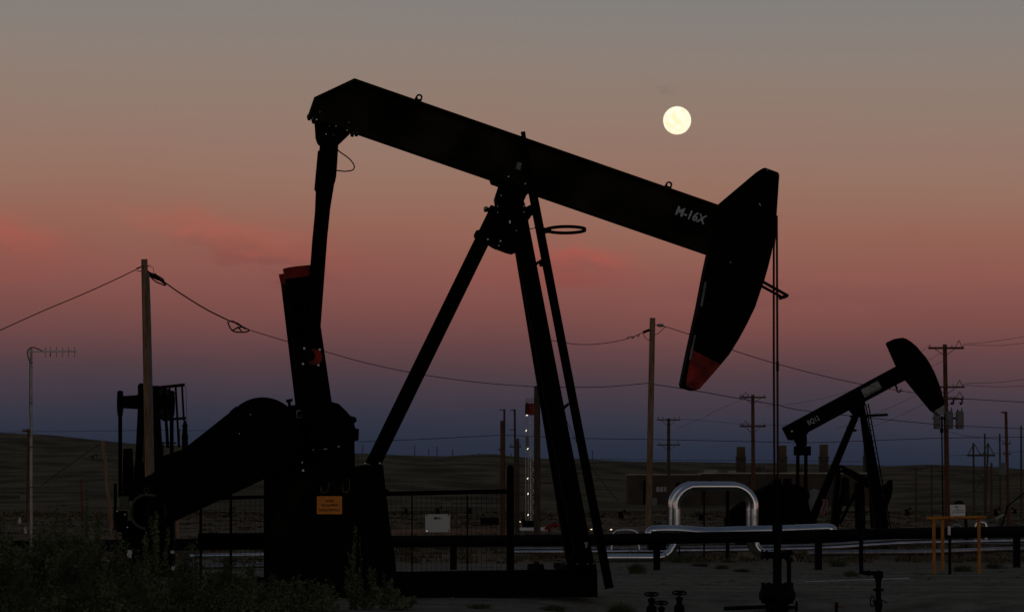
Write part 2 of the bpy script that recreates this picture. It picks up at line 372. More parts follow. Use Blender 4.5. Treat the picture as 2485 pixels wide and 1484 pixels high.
# ------------------------------------------------------------------ main pumpjack
def bolt(parent, fr, x, y, d, r=0.018, m='bolt', t=0.03, name='bolt'):
    c = fr(x, y, d); mb = MB(); mb.cyl(c, c - fr.n * t, r, 6); return mb.build(name, m, parent)
def ring_pts(c, r, n, ax, ay, sx=1.0, sy=1.0):
    return [c + ax * (r * sx * math.cos(2 * math.pi * i / n)) + ay * (r * sy * math.sin(2 * math.pi * i / n)) for i in range(n)]
def eye_plate(mb, fr, cx, cy, ang, r_out, r_in, base, d0, d1):
    """lifting eye: plate with a round hole"""
    s = fr.px(); c = fr(cx, cy, d0); U = fr.u * math.cos(ang) + Vector((0, 0, 1)) * math.sin(ang); V = -fr.u * math.sin(ang) + Vector((0, 0, 1)) * math.cos(ang)
    n = 20; outer = []; inner = []
    for i in range(n):
        t = 2 * math.pi * i / n + math.pi / 2
        ox, oy = math.cos(t) * r_out, math.sin(t) * r_out
        if oy < 0: oy = -base; ox = math.copysign(r_out * (1.25 if ox < 0 else 1.0), ox) if abs(math.cos(t)) > 0.35 else ox * 1.25 / 0.35 * 1.0 if abs(ox) < r_out else ox
        outer.append(c + U * (ox * s) + V * (oy * s)); inner.append(c + U * (math.cos(t) * r_in * s) + V * (math.sin(t) * r_in * s))
    e = fr.n * (d1 - d0); b0 = len(mb.v)
    mb.v += outer + inner + [p + e for p in outer] + [p + e for p in inner]
    for i in range(n):
        j = (i + 1) % n
        mb.f += [[b0 + i, b0 + j, b0 + n + j, b0 + n + i], [b0 + 2 * n + j, b0 + 2 * n + i, b0 + 3 * n + i, b0 + 3 * n + j], [b0 + i, b0 + 2 * n + i, b0 + 2 * n + j, b0 + j], [b0 + n + j, b0 + 3 * n + j, b0 + 3 * n + i, b0 + n + i]]

F = Frame(50, CX, 0.08)
jack = empty('pumpjack', F(1100, 1447, 0) * 1, 'huge black oil pumpjack in the foreground with M-16X stencilled on its beam', 'pumpjack', None)
# walking beam: web, flanges, stiffeners
beam = MB(); beam.prism(F, [(863, 196), (1751, 503), (1723, 612), (868, 317), (766, 286), (750, 280), (764, 237)], -0.014, 0.014)
def flange(mb, a, b, t, d0, d1):
    """plate of thickness t px below line a-b"""
    (x0, y0), (x1, y1) = a, b; l = math.hypot(x1 - x0, y1 - y0); nx, ny = -(y1 - y0) / l * t, (x1 - x0) / l * t
    mb.prism(F, [(x0, y0), (x1, y1), (x1 + nx, y1 + ny), (x0 + nx, y0 + ny)], d0, d1)
flange(beam, (860, 190), (1750, 499), 5, -0.19, 0.19)
flange(beam, (866, 315), (1720, 609), 5, -0.19, 0.19)
beam.prism(F, [(860, 190), (862, 195.5), (767, 240.5), (762, 236)], -0.19, 0.19)
beam.prism(F, [(762, 236), (767, 240), (753, 281), (747.5, 278)], -0.19, 0.19)
beam.prism(F, [(747.5, 278), (767, 283), (868, 315), (868, 321), (765, 289)], -0.19, 0.19)
for t in (0.12, 0.45, 0.66):
    x0, y0 = 864 + (1747 - 864) * t, 196 + 307 * t; x1, y1 = 836 + (1718 - 836) * t + 30 * (1 - t) - 8, 316 + 296 * t
o_beam = beam.build('walking_beam', 'olive', jack)
for ex, ey_ in ((1017, 236.5), (1623, 448)):
    mb = MB(); eye_plate(mb, F, ex, ey_, -R(19.2), 8.2, 4.2, 9.5, -0.015, 0.015); mb.build('lifting_eye', 'black', o_beam)
ua = F.u * math.cos(R(18.5)) - Vector((0, 0, 1)) * math.sin(R(18.5)); va = F.u * math.sin(R(18.5)) + Vector((0, 0, 1)) * math.cos(R(18.5))
tx = text('M-16X', 'stencilled_lettering', 'stencil', o_beam, F(1677, 522, -0.016), ua, va + ua * 0.08, 0.155, 0.50, depth=0.004, bold=0.028)
tx['label'] = 'white stencilled text M-16X near the horse head'
mb = MB(); mb.prism(F, [(1255, 393), (1266, 396), (1262, 413), (1251, 410)], -0.30, -0.295); pl = mb.build('small_plate', 'strip', o_beam)
# equaliser bearing bracket under the tail
mb = MB(); mb.prism(F, [(763, 288), (850, 318), (848, 322), (822, 347), (775, 349), (770, 343), (766, 331)], -0.16, 0.16)
o = mb.build('equalizer_bracket', 'black', jack)
for x, y in ((747, 282), (758, 288), (768, 291), (858, 322), (866, 322), (842, 317), (776, 272), (846, 298), (799, 307), (815, 307), (791, 326), (809, 328), (812, 357)):
    bolt(o, F, x, y, -0.17, 0.014 if y < 300 else 0.011, 'bolt' if (x in (842, 791, 812, 768, 815)) else 'strip', 0.035)
mb = MB()
for x, y in ((751, 283), (762, 291), (856, 323), (866, 322)):
    mb = MB(); mb.prism(F, [(x - 6, y - 5), (x + 4, y - 5), (x + 3, y + 4), (x - 4, y + 3)], -0.17, 0.17); mb.build('clamp_nut', 'dark', o)
# equaliser beam end-on, and the two pitman arms
mb = MB(); mb.prism(F, [(777, 347), (821, 347), (818, 400), (815.5, 430), (809, 432), (772, 432), (774, 365)], -0.45, 0.45)
mb.build('equalizer', 'black', jack)
def pitman(d0, d1):
    mb = MB(); mb.prism(F, [(771, 366), (816, 366), (815.5, 430), (808, 433), (804, 463), (800.5, 514), (793.8, 580), (778, 791), (780, 898), (742, 898), (744, 790), (753, 643), (757.6, 580), (764, 513), (766, 464), (762.5, 458)], d0, d1)
    return mb.build('pitman_arm', 'black', jack)
pitman(-1.02, -0.90); 
mb = MB(); mb.prism(F, [(777, 372), (816, 372), (812, 440), (800, 514), (793, 580), (778, 740), (757, 740), (760, 640), (764, 513), (768, 440)], 0.86, 0.98)
mb.build('pitman_arm', 'black', jack)
mb = MB(); mb.tube([F(x, y, -0.3) for x, y in [(818, 362), (822, 367), (832, 374), (841, 380), (850, 388), (857, 397), (860, 405), (858, 411), (851, 414.5), (836, 416), (814, 413.5)]], 0.010, 8)
mb.build('grease_hose', 'dark', jack, smooth=True)
# cranks with counterweights (near and far side)
def crank(d0, d1, top, red):
    mb = MB(); mb.prism(F, [(692, 677), (757.6, 668.6), (760, 680), (778, 791), (805, 976), (812, 1040), (796, 1075), (760, 1080), (741, 1050), (727.6, 975.5)], d0, d1)
    o = mb.build('crank_counterweight', 'black', jack)
    mb = MB(); mb.prism(F, [(686.4, 651.7), (700, 648.5), (720, 645.5), (753, 642.5), (757.6, 668.2), (692, 676.6)], d0, d1)
    q = mb.build('red_end', 'red', o); q['label'] = 'dark red painted end of the counterweight'
    return o
ck = crank(-0.86, -0.62, 0, True)
mb = MB(); mb.prism(F, [(692, 677), (757.6, 668.6), (778, 791), (805, 976), (812, 1040), (796, 1075), (760, 1080), (741, 1050), (727.6, 975.5)], 0, 0.24)
far = mb.build('crank_counterweight', 'black', jack)
mb = MB(); mb.prism(F, [(686.4, 651.7), (720, 645.5), (753, 642.5), (757.6, 668.2), (692, 676.6)], 0, 0.24); q2 = mb.build('red_end', 'red', far)
far.location = F.n * 0.95 + Vector((-0.06, 0, -0.02)); 
# crank pin, cover disc and its bolts
mb = MB(); cpin = F(762, 866, -1.03); mb.cyl(cpin, cpin - F.n * 0.05, 0.125, 24); cp = mb.build('crank_pin', 'redfade', jack); cp['label'] = 'rusty red crank pin disc'
mb = MB(); cc = F(749, 862, -1.085); mb.cyl(cc, cc - F.n * 0.03, 0.095, 20); mb.cyl(F(757, 865, -1.03), F(757, 865, -1.03) - F.n * 0.02, 0.145, 24); mb.build('bearing_cap', 'dark', jack)
for x, y in ((738, 845), (775.4, 848), (735, 882.5), (772.4, 885.5)): bolt(jack, F, x, y, -1.03, 0.020, 'white', 0.04)
for x, y in ((762, 916), (770, 966)):
    mb = MB(); mb.cyl(F(x, y, -0.862), F(x, y, -0.862) - F.n * 0.02, 0.075, 20); mb.build('pin_hole', 'stain', ck)
# gearbox
g = MB(); g.prism(F, [(640, 1128), (640, 1040), (655, 1000), (692, 986), (727, 979), (800, 974), (804.6, 974), (822, 979), (840.5, 997), (850, 1008), (863.5, 1012), (866, 1021), (859, 1026), (862, 1038), (871, 1040), (870, 1066), (860, 1068), (861, 1126), (861, 1131), (640, 1131)], -0.5, 0.45)
gb = g.build('gearbox', 'black', jack)
mb = MB(); mb.prism(F, [(693, 969), (710, 966), (710, 972.5), (705, 974), (707, 986), (699, 988), (698, 975.5), (695, 976)], -0.3, -0.2); mb.build('breather_cap', 'dark', gb)
mb = MB(); mb.prism(F, [(719, 995), (739, 994.5), (739.5, 1013), (720, 1013.5)], -0.506, -0.50); npl = mb.build('nameplate', 'white', gb)
mb = MB(); mb.prism(F, [(720.4, 996.3), (740, 996), (740.4, 1011.8), (721.2, 1012.2)], -0.512, -0.507); mb.prism(F, [(726, 999), (733, 998), (732, 1000.5), (727, 1001)], -0.516, -0.513); mb.build('engraved_panel', 'stain', npl)
mb = MB(); mb.prism(F, [(729.5, 1006), (734, 1006), (734, 1009.5), (730, 1010)], -0.518, -0.513); mb.build('stamp', 'offwhite', npl)
for x, y in ((662, 1122), (733, 1121), (663.6, 1142), (735, 1140.6), (885, 1123), (921, 1123)): bolt(jack, F, x, y, -0.62, 0.014 if x != 735 else 0.02, 'bolt', 0.05)
for x, y in ((608, 1005), (580.8, 1051.5)): bolt(jack, F, x, y, -0.93, 0.009, 'white', 0.03)
for x, y, l in ((789, 1088, 8), (760, 1090, 3), (822, 1082, 5)):
    mb = MB(); mb.bar(F(x - l / 2, y + 1, -0.52), F(x + l / 2, y, -0.52), 0.02, 0.012); mb.build('painted_glint', 'bolt', gb)  # short pale bars that paint glints onto the gearbox
# belt guard (teardrop)
def teardrop(c0, r0, c1, r1, n=26):
    (x0, y0), (x1, y1) = c0, c1; d = math.hypot(x1 - x0, y1 - y0); a = math.atan2(y1 - y0, x1 - x0); b = math.acos((r0 - r1) / d); pts = []
    for i in range(n + 1):
        t = a + b + (2 * math.pi - 2 * b) * i / n; pts.append((x0 + r0 * math.cos(t), y0 + r0 * math.sin(t)))
    for i in range(n // 2 + 1):
        t = a - b + 2 * b * i / (n // 2); pts.append((x1 + r1 * math.cos(t), y1 + r1 * math.sin(t)))
    return pts
mb = MB(); mb.prism(F, teardrop((637, 1058), 95, (395, 1208), 63), -0.92, -0.66)
bg = mb.build('belt_guard', 'black', jack)
mb = MB(); mb.prism(F, [(557, 998), (572, 985), (578, 990), (562, 1003)], -0.935, -0.66); mb.build('guard_latch', 'dark', bg)
mb = MB(); mb.prism(F, [(363, 1150), (330, 1172), (318, 1178), (290, 1200), (290, 1212), (340, 1215), (400, 1200)], -0.9, -0.6); mb.build('motor_support', 'black', jack)
# motor
mo = MB(); c = F(357, 1240, -1.05); mo.lathe(c, [(0.245, 0.0), (0.285, 0.0), (0.285, 0.5), (0.245, 0.5), (0.245, 0.0)], 30, 'Y'); motor = mo.build('motor', 'motor', jack, smooth=False)
mb = MB(); mb.cyl(F(357, 1240, -0.98), F(357, 1240, -0.98) + F.n * 0.4, 0.244, 28); mb.build('rotor_housing', 'dark', motor)
mb = MB()
for r_ in (0.18, 0.205, 0.23): mb.tube(ring_pts(F(357, 1240, -1.03), r_, 24, F.u, Vector((0, 0, 1))), 0.005, 5, closed=True)
mb.build('fan_grille', 'motor', motor)
mb = MB(); mb.prism(F, [(354, 1206), (398, 1200), (400, 1290), (354, 1290)], -1.12, -1.06); mb.build('belt_cover', 'black', jack)
mb = MB(); mb.tube(ring_pts(F(355, 1188, -1.0), 0.035, 14, F.u, Vector((0, 0, 1))), 0.009, 6, closed=True); mb.cyl(F(355, 1193, -1.0), F(355, 1200, -1.0), 0.02, 8); mb.build('lifting_ring', 'motor', motor)
mb = MB(); mb.prism(F, [(290, 1203), (312, 1203), (312, 1236), (289, 1236)], -1.0, -0.7); mb.build('junction_box', 'motor', motor)
mb = MB(); mb.prism(F, [(276, 1172), (283, 1172), (283, 1285), (276, 1285)], -1.0, -0.95); mb.prism(F, [(283, 1238), (308, 1238), (308, 1290), (283, 1290)], -0.96, -0.7); mb.prism(F, [(295, 1262), (420, 1262), (420, 1400), (295, 1400)], -0.6, 0.6); mb.build('motor_stand', 'black', jack)
for x, y in ((284, 1239), (303, 1247), (309, 1278)): bolt(jack, F, x, y, -1.02, 0.012, 'white', 0.02)
# pedestal under the gearbox
mb = MB(); mb.prism(F, [(640, 1146), (640, 1131), (861, 1131), (884, 1127), (929.5, 1127), (932, 1155), (936, 1188), (948, 1291), (958, 1344), (962, 1404), (640, 1404)], -0.6, 0.6)
ped = mb.build('pedestal', 'stain', jack)
mb = MB(); mb.prism(F, [(934, 1185), (944, 1187), (944, 1190), (935, 1193)], -0.2, 0.1); mb.build('grease_fitting', 'dark', ped)
for pts in ([(846, 1160), (848, 1180), (843, 1192), (836, 1193), (832, 1188), (831, 1170)], [(778, 1180), (780, 1192), (788, 1194), (795, 1188), (798, 1168)]):
    mb = MB(); pp = spline([F(x, y, -0.604) for x, y in pts], 4); mb.tube(pp, 0.010, 6); mb.build('grease_line', 'twig', ped)
sg = MB(); sg.prism(F, [(770.5, 1202.7), (828, 1202.7), (829.8, 1204.5), (829.8, 1244.5), (828, 1246.3), (770.5, 1246.3), (768.7, 1244.5), (768.7, 1204.5)], -0.612, -0.602)
sgn = sg.build('warning_sign', 'orange', jack); sgn['label'] = 'orange danger sign with three lines of black lettering'
Zv = Vector((0, 0, 1))
for s_, y, wpx in (('DANGER', 1214, 20), ('THIS EQUIPMENT', 1225, 41), ('STARTS AUTOMATICALLY', 1236.3, 53)):
    text(s_, 'lettering', 'ink', sgn, F(799.5, y, -0.613), F.u, Zv, 0.042, wpx * F.px(), depth=0.002, bold=0.02)
# skid base on its concrete pad
mb = MB(); mb.prism(F, [(560, 1404), (962, 1404), (962, 1386), (1448.5, 1379), (1450, 1447), (560, 1453)], -0.75, -0.60)
mb.prism(F, [(580, 1400), (1445, 1382), (1445, 1440), (580, 1440)], 0.60, 0.75)
for x in (700, 980, 1200, 1435): mb.prism(F, [(x - 8, 1388), (x + 8, 1388), (x + 8, 1440), (x - 8, 1440)], -0.6, 0.6)
sk = mb.build('skid_base', 'black', jack)
mb = MB(); mb.prism(F, [(1283, 1367), (1318, 1367), (1322, 1383), (1283, 1384)], -0.5, -0.2); mb.prism(F, [(1296, 1362), (1308, 1362), (1308, 1368), (1296, 1368)], -0.4, -0.3); mb.build('hold_down_clamp', 'dark', sk)
# samson post
def leg(name, a, b, wx, dep, mname='black', hollow=True):
    """rolled steel leg from picture point+depth a to b, width wx metres along the unit"""
    mb = MB(); A, B = F(*a), F(*b); d = (B - A).normalized(); u = (F.u - d * F.u.dot(d)).normalized(); nn = u.cross(d).normalized()
    mb.add([A + u * (i * wx[0] / 2) + nn * (j * dep / 2) for i, j in ((-1, -1), (1, -1), (1, 1), (-1, 1))] + [B + u * (i * wx[1] / 2) + nn * (j * dep / 2) for i, j in ((-1, -1), (1, -1), (1, 1), (-1, 1))],
           [[3, 2, 1, 0], [4, 5, 6, 7], [0, 1, 5, 4], [1, 2, 6, 5], [2, 3, 7, 6], [3, 0, 4, 7]])
    return mb.build(name, mname, jack)
leg('rear_leg', (1206, 510, -0.05), (904, 1127, -0.35), (0.24, 0.24), 0.24)
leg('front_leg', (1252, 500, -0.12), (1421, 1378, -0.95), (0.27, 0.27), 0.2)
leg('front_leg', (1252, 500, 0.12), (1396, 1372, 0.95), (0.27, 0.27), 0.2)
for a_, b_ in ((F(1330, 905, -0.55), F(1312, 905, 0.5)), (F(1385, 1200, -0.8), F(1362, 1200, 0.75))):
    mb = MB(); mb.bar(a_, b_, 0.09, 0.09); mb.build('cross_brace', 'black', jack)
mb = MB(); mb.prism(F, [(1398, 1330), (1412, 1330), (1440, 1372), (1372, 1372)], -1.02, -0.92); mb.prism(F, [(1372, 1369), (1446, 1366), (1447, 1381), (1372, 1384)], -1.05, 1.0); mb.build('foot_plate', 'black', jack)
mb = MB(); mb.prism(F, [(1418, 1314), (1426, 1314), (1425, 1327), (1420, 1328), (1420, 1319), (1417, 1318)], -1.10, -1.06); mb.build('tag_plate', 'offwhite', jack)
for x, y in ((1373, 1366), (1400, 1366), (1425, 1367), (1439, 1366)): bolt(jack, F, x, y, -1.04, 0.012, 'strip', 0.05)
# saddle (centre) bearing and the plates of the post head
mb = MB(); mb.prism(F, [(1196, 430), (1214, 444), (1203, 478), (1206, 500), (1192, 520), (1184, 560), (1170, 577), (1199, 596), (1233, 609), (1246, 612), (1276, 600), (1272, 549), (1291, 521), (1290, 505), (1276, 503), (1271, 488), (1281, 465), (1283, 452)], -0.24, 0.24)
sad = mb.build('saddle_bearing', 'black', jack)
mb = MB(); mb.prism(F, [(1193, 432), (1285, 463), (1281, 470), (1196, 440)], -0.26, 0.26); mb.build('bearing_plate', 'black', sad)
mb = MB(); mb.prism(F, [(1174, 503), (1180, 500), (1186, 504), (1191, 497), (1197, 499), (1207, 505), (1207, 519), (1189, 518), (1184, 513), (1175, 513)], -0.05, 0.05); mb.build('adjusting_screw', 'dark', sad)
mb = MB(); mb.prism(F, [(1150, 569), (1155, 559), (1163, 557), (1168, 562), (1166, 569), (1156, 575), (1151, 577)], -0.05, 0.05); mb.build('adjusting_screw', 'dark', sad)
mb = MB(); mb.prism(F, [(1160, 562), (1190, 574), (1188, 582), (1158, 572)], -0.03, 0.03); mb.build('adjusting_screw', 'dark', sad)
mb = MB(); mb.prism(F, [(1199, 594), (1214, 596), (1211, 602), (1201, 605)], -0.05, 0.05); mb.build('adjusting_screw', 'dark', sad)
mb = MB(); mb.prism(F, [(1274, 503), (1282, 499), (1286, 497), (1292, 498), (1292, 522), (1272, 522)], -0.06, 0.06); mb.build('adjusting_screw', 'dark', sad)
for x, y, r_ in ((1215, 475, .009), (1207, 501, .009), (1207, 516, .008), (1236.5, 537.5, .017), (1236.5, 541, .014), (1183, 581, .014), (1214, 585, .014), (1210, 596, .010), (1271, 500, .009), (1271, 515, .009), (1233, 429, .012), (1274, 446, .012), (1176, 507, .010), (1180, 504, .010), (1252, 560, .008)):
    bolt(sad, F, x, y, -0.262, r_, 'bolt', 0.03)
# ladder with hoop
lad = bpy.data.objects.new('ladder', None); col.objects.link(lad); lad.parent = jack
for d in (-0.26, 0.24):
    mb = MB(); A = F(1268.5, 320, d * 0.5); B = F(1292, 466, d * 0.8); C = F(1314.5, 588, d); D = F(1478, 1426, d)
    for a, b in ((A, B), (B, D)):
        mb.bar(a, b, 0.068 if a is A else 0.138, 0.05, up=F.n)
    mb.build('rail', 'black', lad)
for i in range(24):
    t = (i + 0.7) / 24.5; x, y = 1292 + (1478 - 1292) * t, 466 + (1426 - 466) * t
    mb = MB(); mb.cyl(F(x, y, -0.25), F(x, y, 0.23), 0.012, 8); mb.build('rung', 'dark', lad)
c = F(1373, 557.5, 0.0); n = 40; V1 = F.u; V2 = F.n + Vector((0, 0, -0.075))
mb = MB(); ri, ro, hh = 0.302, 0.325, 0.048
mb.v = []; 
for r_, z_ in ((ro, -hh / 2), (ro, hh / 2), (ri, hh / 2), (ri, -hh / 2)):
    mb.v += [c + V1 * (r_ * math.cos(2 * math.pi * i / n)) + V2 * (r_ * 1.0 * math.sin(2 * math.pi * i / n)) + Zv * z_ for i in range(n)]
for a in range(4):
    for i in range(n): mb.f.append([a * n + i, a * n + (i + 1) % n, ((a + 1) % 4) * n + (i + 1) % n, ((a + 1) % 4) * n + i])
mb.build('safety_hoop', 'black', lad)
mb = MB(); mb.prism(F, [(1313, 552), (1340, 552), (1334, 565), (1324, 566), (1320, 572), (1314, 570)], -0.02, 0.02); mb.build('bracket', 'black', lad)
mb = MB(); mb.prism(F, [(1291, 642), (1313, 628), (1316, 646), (1310, 646), (1307, 638), (1294, 656)], -0.03, 0.03); mb.build('bracket', 'black', lad)
mb = MB(); mb.prism(F, [(1362, 988), (1379, 976), (1381, 982), (1372, 990), (1366, 998)], -0.03, 0.03); mb.build('bracket', 'black', lad)
mb = MB(); mb.tube(spline([F(1271, 549, -.2), F(1282, 554, -.2), (F(1290, 555, -.2)), F(1299, 552, -.2)], 5), 0.008, 6); mb.build('cable', 'dark', jack)
# horse head
head = [(1745, 496), (1747, 493), (1842, 413), (1850.6, 408), (1857, 407), (1887, 418), (1890.6, 424), (1884, 523), (1883, 545), (1877.5, 581), (1872, 613.6), (1863.5, 648), (1854.4, 680), (1845, 706), (1832, 745), (1812.6, 785), (1792, 823), (1769.6, 859), (1748, 885), (1722, 915), (1697, 943), (1690, 945.5), (1680, 945.5), (1657, 938), (1654.5, 930), (1672, 845), (1694, 745), (1709.8, 662), (1721, 610)]
def clip_between(poly, fn):
    out = []
    for i, p in enumerate(poly):
        q = poly[(i + 1) % len(poly)]; a, b = fn(p), fn(q)
        if a >= 0: out.append(p)
        if (a >= 0) != (b >= 0):
            t = a / (a - b); out.append((p[0] + (q[0] - p[0]) * t, p[1] + (q[1] - p[1]) * t))
    return out
redline = lambda p: (p[1] - 849.6) - (p[0] - 1682) * (33.4 / 66)            # >0 below the paint edge
core = clip_between(head, lambda p: -redline(p)); redp = clip_between(head, redline)
mb = MB(); mb.prism(F, head, -0.20, 0.20); hh_ = mb.build('horse_head', 'black', jack)
mb = MB(); mb.prism(F, redp, -0.2045, -0.2005); rt = mb.build('red_tip', 'redfade', hh_); rt['label'] = 'red painted lower tip of the horse head'
mb = MB(); mb.prism(F, [(1654.5, 930), (1672, 846), (1676, 862), (1673, 876), (1666, 915), (1664, 937), (1682, 943), (1684, 946), (1676, 946.5), (1656, 938.5)], -0.215, -0.206); mb.build('edge_flange', 'black', hh_)
for q in ([(1709, 684), (1714.5, 684), (1704, 743), (1698, 743)], [(1684, 813), (1688, 812), (1676.5, 872), (1671, 872)]):
    mb = MB(); mb.prism(F, q, -0.222, -0.2165); mb.build('reflective_strip', 'strip', hh_)
mb = MB(); mb.prism(F, [(1857, 408), (1868, 412), (1861, 415)], -0.206, -0.201); mb.build('worn_patch', 'greysteel', hh_)
bolt(hh_, F, 1772, 636.5, -0.201, 0.018, 'strip', 0.02); bolt(hh_, F, 1842.5, 495, -0.201, 0.010, 'white', 0.02); bolt(hh_, F, 1844, 498, -0.201, 0.010, 'white', 0.02)
# cable guard loop
mb = MB()
mb.prism(F, [(1854, 681), (1914, 714.6), (1911, 720), (1852, 687.5)], -0.18, -0.13); mb.prism(F, [(1849, 690.5), (1900, 718.5), (1898.5, 723.8), (1847, 696.5)], 0.10, 0.15)
mb.prism(F, [(1896, 717), (1910, 713), (1914, 714.6), (1911.5, 721), (1898.5, 724.5)], -0.18, 0.15); mb.build('cable_guard', 'dark', jack)
for x0, x1, d in ((1875.5, 1878.5, -0.03), (1884.6, 1886.8, -0.10)):
    mb = MB(); mb.tube([F(1884.2, 523, d), F(x0 if d < -.05 else 1877, 600, d), F(x0 + (x1 - x0) * .5, 850, d), F(x1, 1166, d)], 0.018, 8); mb.build('bridle_cable', 'rust', jack)
mb = MB(); mb.cyl(F(1886, 877, -0.1), F(1886, 900, -0.1), 0.024, 8); mb.build('cable_clamp', 'dark', jack)
mb = MB(); mb.prism(F, [(1876, 1160), (1894, 1160), (1896, 1170), (1894, 1178), (1876, 1178), (1874, 1170)], -0.14, 0.14); mb.build('carrier_bar', 'dark', jack)
mb = MB(); mb.cyl(F(1885.5, 1150, -0.06), F(1885.5, 1290, -0.06), 0.018, 10); mb.build('polished_rod', 'dark', jack)

# ------------------------------------------------------------------ wellhead in its cellar
wh = empty('wellhead', F(1885, 1500, 0), 'black wellhead of stacked valves and flanges under the hanging polished rod', 'wellhead')
wc = F(1885.5, 1225, -0.06); s50 = 50 / FPX
def zz(y): return (HY - y) * wc.y / FPX
def lp(name, prof, m='dark', dx=0, parent=None, n=24):
    mb = MB(); mb.lathe(wc + Vector((dx * s50, 0, 0)), [(max(0.004, r * s50), zz(y)) for r, y in prof], n); return mb.build(name, m, parent or wh)
lp('stuffing_box', [(2, 1262), (9, 1268), (12, 1270), (12.5, 1285), (11, 1296), (9, 1300), (9, 1338), (11, 1339), (11, 1346)])
lp('tubing_riser', [(11, 1345), (10.5, 1400), (11, 1412), (16, 1420)])
mb = MB(); mb.cyl(P(1845, 1345, wc.y), P(1912, 1345, wc.y), 0.055, 12)
for x in (1848, 1860, 1906, 1912): mb.cyl(P(x - 2, 1345, wc.y), P(x + 2, 1345, wc.y), 0.085, 12)
mb.cyl(P(1911, 1343, wc.y), P(1922, 1337, wc.y), 0.04, 8); mb.build('flow_tee', 'dark', wh)
mb = MB(); mb.cyl(P(1914, 1350, wc.y), P(1914, 1418, wc.y), 5.5 * s50, 12); mb.cyl(P(1914, 1350, wc.y), P(1914, 1362, wc.y), 8 * s50, 12); mb.build('side_riser', 'dark', wh)
lp('casing_flange', [(26, 1414), (38, 1418), (42, 1432), (45, 1436), (45, 1450), (42, 1454), (32, 1462), (28, 1466), (28, 1500)], n=28)
for a in range(10):
    t = 2 * math.pi * a / 10 + 0.2; c_ = wc + Vector((math.cos(t) * 36 * s50, math.sin(t) * 36 * s50, 0))
    mb = MB(); mb.cyl(c_ + Zv * zz(1412), c_ + Zv * zz(1462), 0.03, 6); mb.build('stud_bolt', 'dark', wh)
mb = MB(); mb.cyl(P(1756, 1475, wc.y - .3), P(1880, 1470, wc.y - .3), 0.032, 12); mb.build('casing_pipe', 'dark', wh)
mb = MB(); c_ = P(1932, 1472, wc.y - 0.1); mb.tube(ring_pts(c_, 0.07, 20, Vector((0.25, 0.97, 0)), Zv * 1.4), 0.012, 6, closed=True); mb.cyl(P(1905, 1472, wc.y - .1), c_, 0.025, 8); mb.build('handwheel', 'dark', wh)
# cellar ring
cel = MB(); n = 36; cc0 = Vector((wc.x - 0.3, wc.y - 1.2, gz(wc.x, wc.y - 1.2) + 0.06)); 
for i in range(n):
    t0, t1 = 2 * math.pi * i / n, 2 * math.pi * (i + 1) / n
    a = [Vector((math.cos(t) * r, math.sin(t) * r, z)) + cc0 for t in (t0, t1) for r, z in ((0.62, 0), (0.70, 0), (0.70, -0.35), (0.62, -0.35))]
    cel.add(a, [[0, 1, 5, 4], [1, 2, 6, 5], [3, 0, 4, 7], [2, 3, 7, 6]])
tag(cel.build('cellar_rim', 'dullpipe', loc=None), 'pale rounded rim of the well cellar below the wellhead', 'cellar rim')

# ------------------------------------------------------------------ small valves in front
def gate_valve(px, ytop, Y, hgt_px, label, r_px=22):
    s = Y / FPX; base = P(px, ytop, Y); e_ = empty('gate_valve', (base.x, Y, gz(base.x, Y)), label, 'valve', 'handwheel valves in the sand before the skid')
    c_ = P(px, ytop, Y)
    mb = MB(); mb.tube(ring_pts(c_, r_px * s, 28, Vector((1, 0, 0)), Vector((0, 1, 0.24))), 2.0 * s, 6, closed=True)
    for a in range(4):
        t = a * math.pi / 2 + 0.6; mb.cyl(c_, c_ + Vector((math.cos(t), math.sin(t), 0.24 * math.sin(t))) * r_px * s, 1.3 * s, 5)
    mb.cyl(c_ - Zv * 3 * s, c_ + Zv * 3 * s, 3.5 * s, 8); mb.build('handwheel', 'dark', e_)
    mb = MB(); mb.cyl(c_, c_ - Zv * 16 * s, 2.2 * s, 8); mb.build('stem', 'dark', e_)
    mb = MB(); mb.lathe(c_, [(4 * s, -9 * s), (9 * s, -11 * s), (9 * s, -17 * s), (7 * s, -19 * s), (7 * s, -27 * s), (12 * s, -30 * s), (13 * s, -40 * s), (11 * s, -60 * s), (11 * s, -110 * s)], 14); mb.build('valve_body', 'dark', e_, smooth=True)
    return e_
gate_valve(1580.5, 1440, 46, 50, 'left of the three black handwheel valves standing in the sand', 16.5)
gate_valve(1604.5, 1461, 45, 50, 'lowest and middle one of the three black handwheel valves', 15.5)
gate_valve(1648, 1437, 46.2, 50, 'right of the three black handwheel valves nearest the wellhead', 16.5)
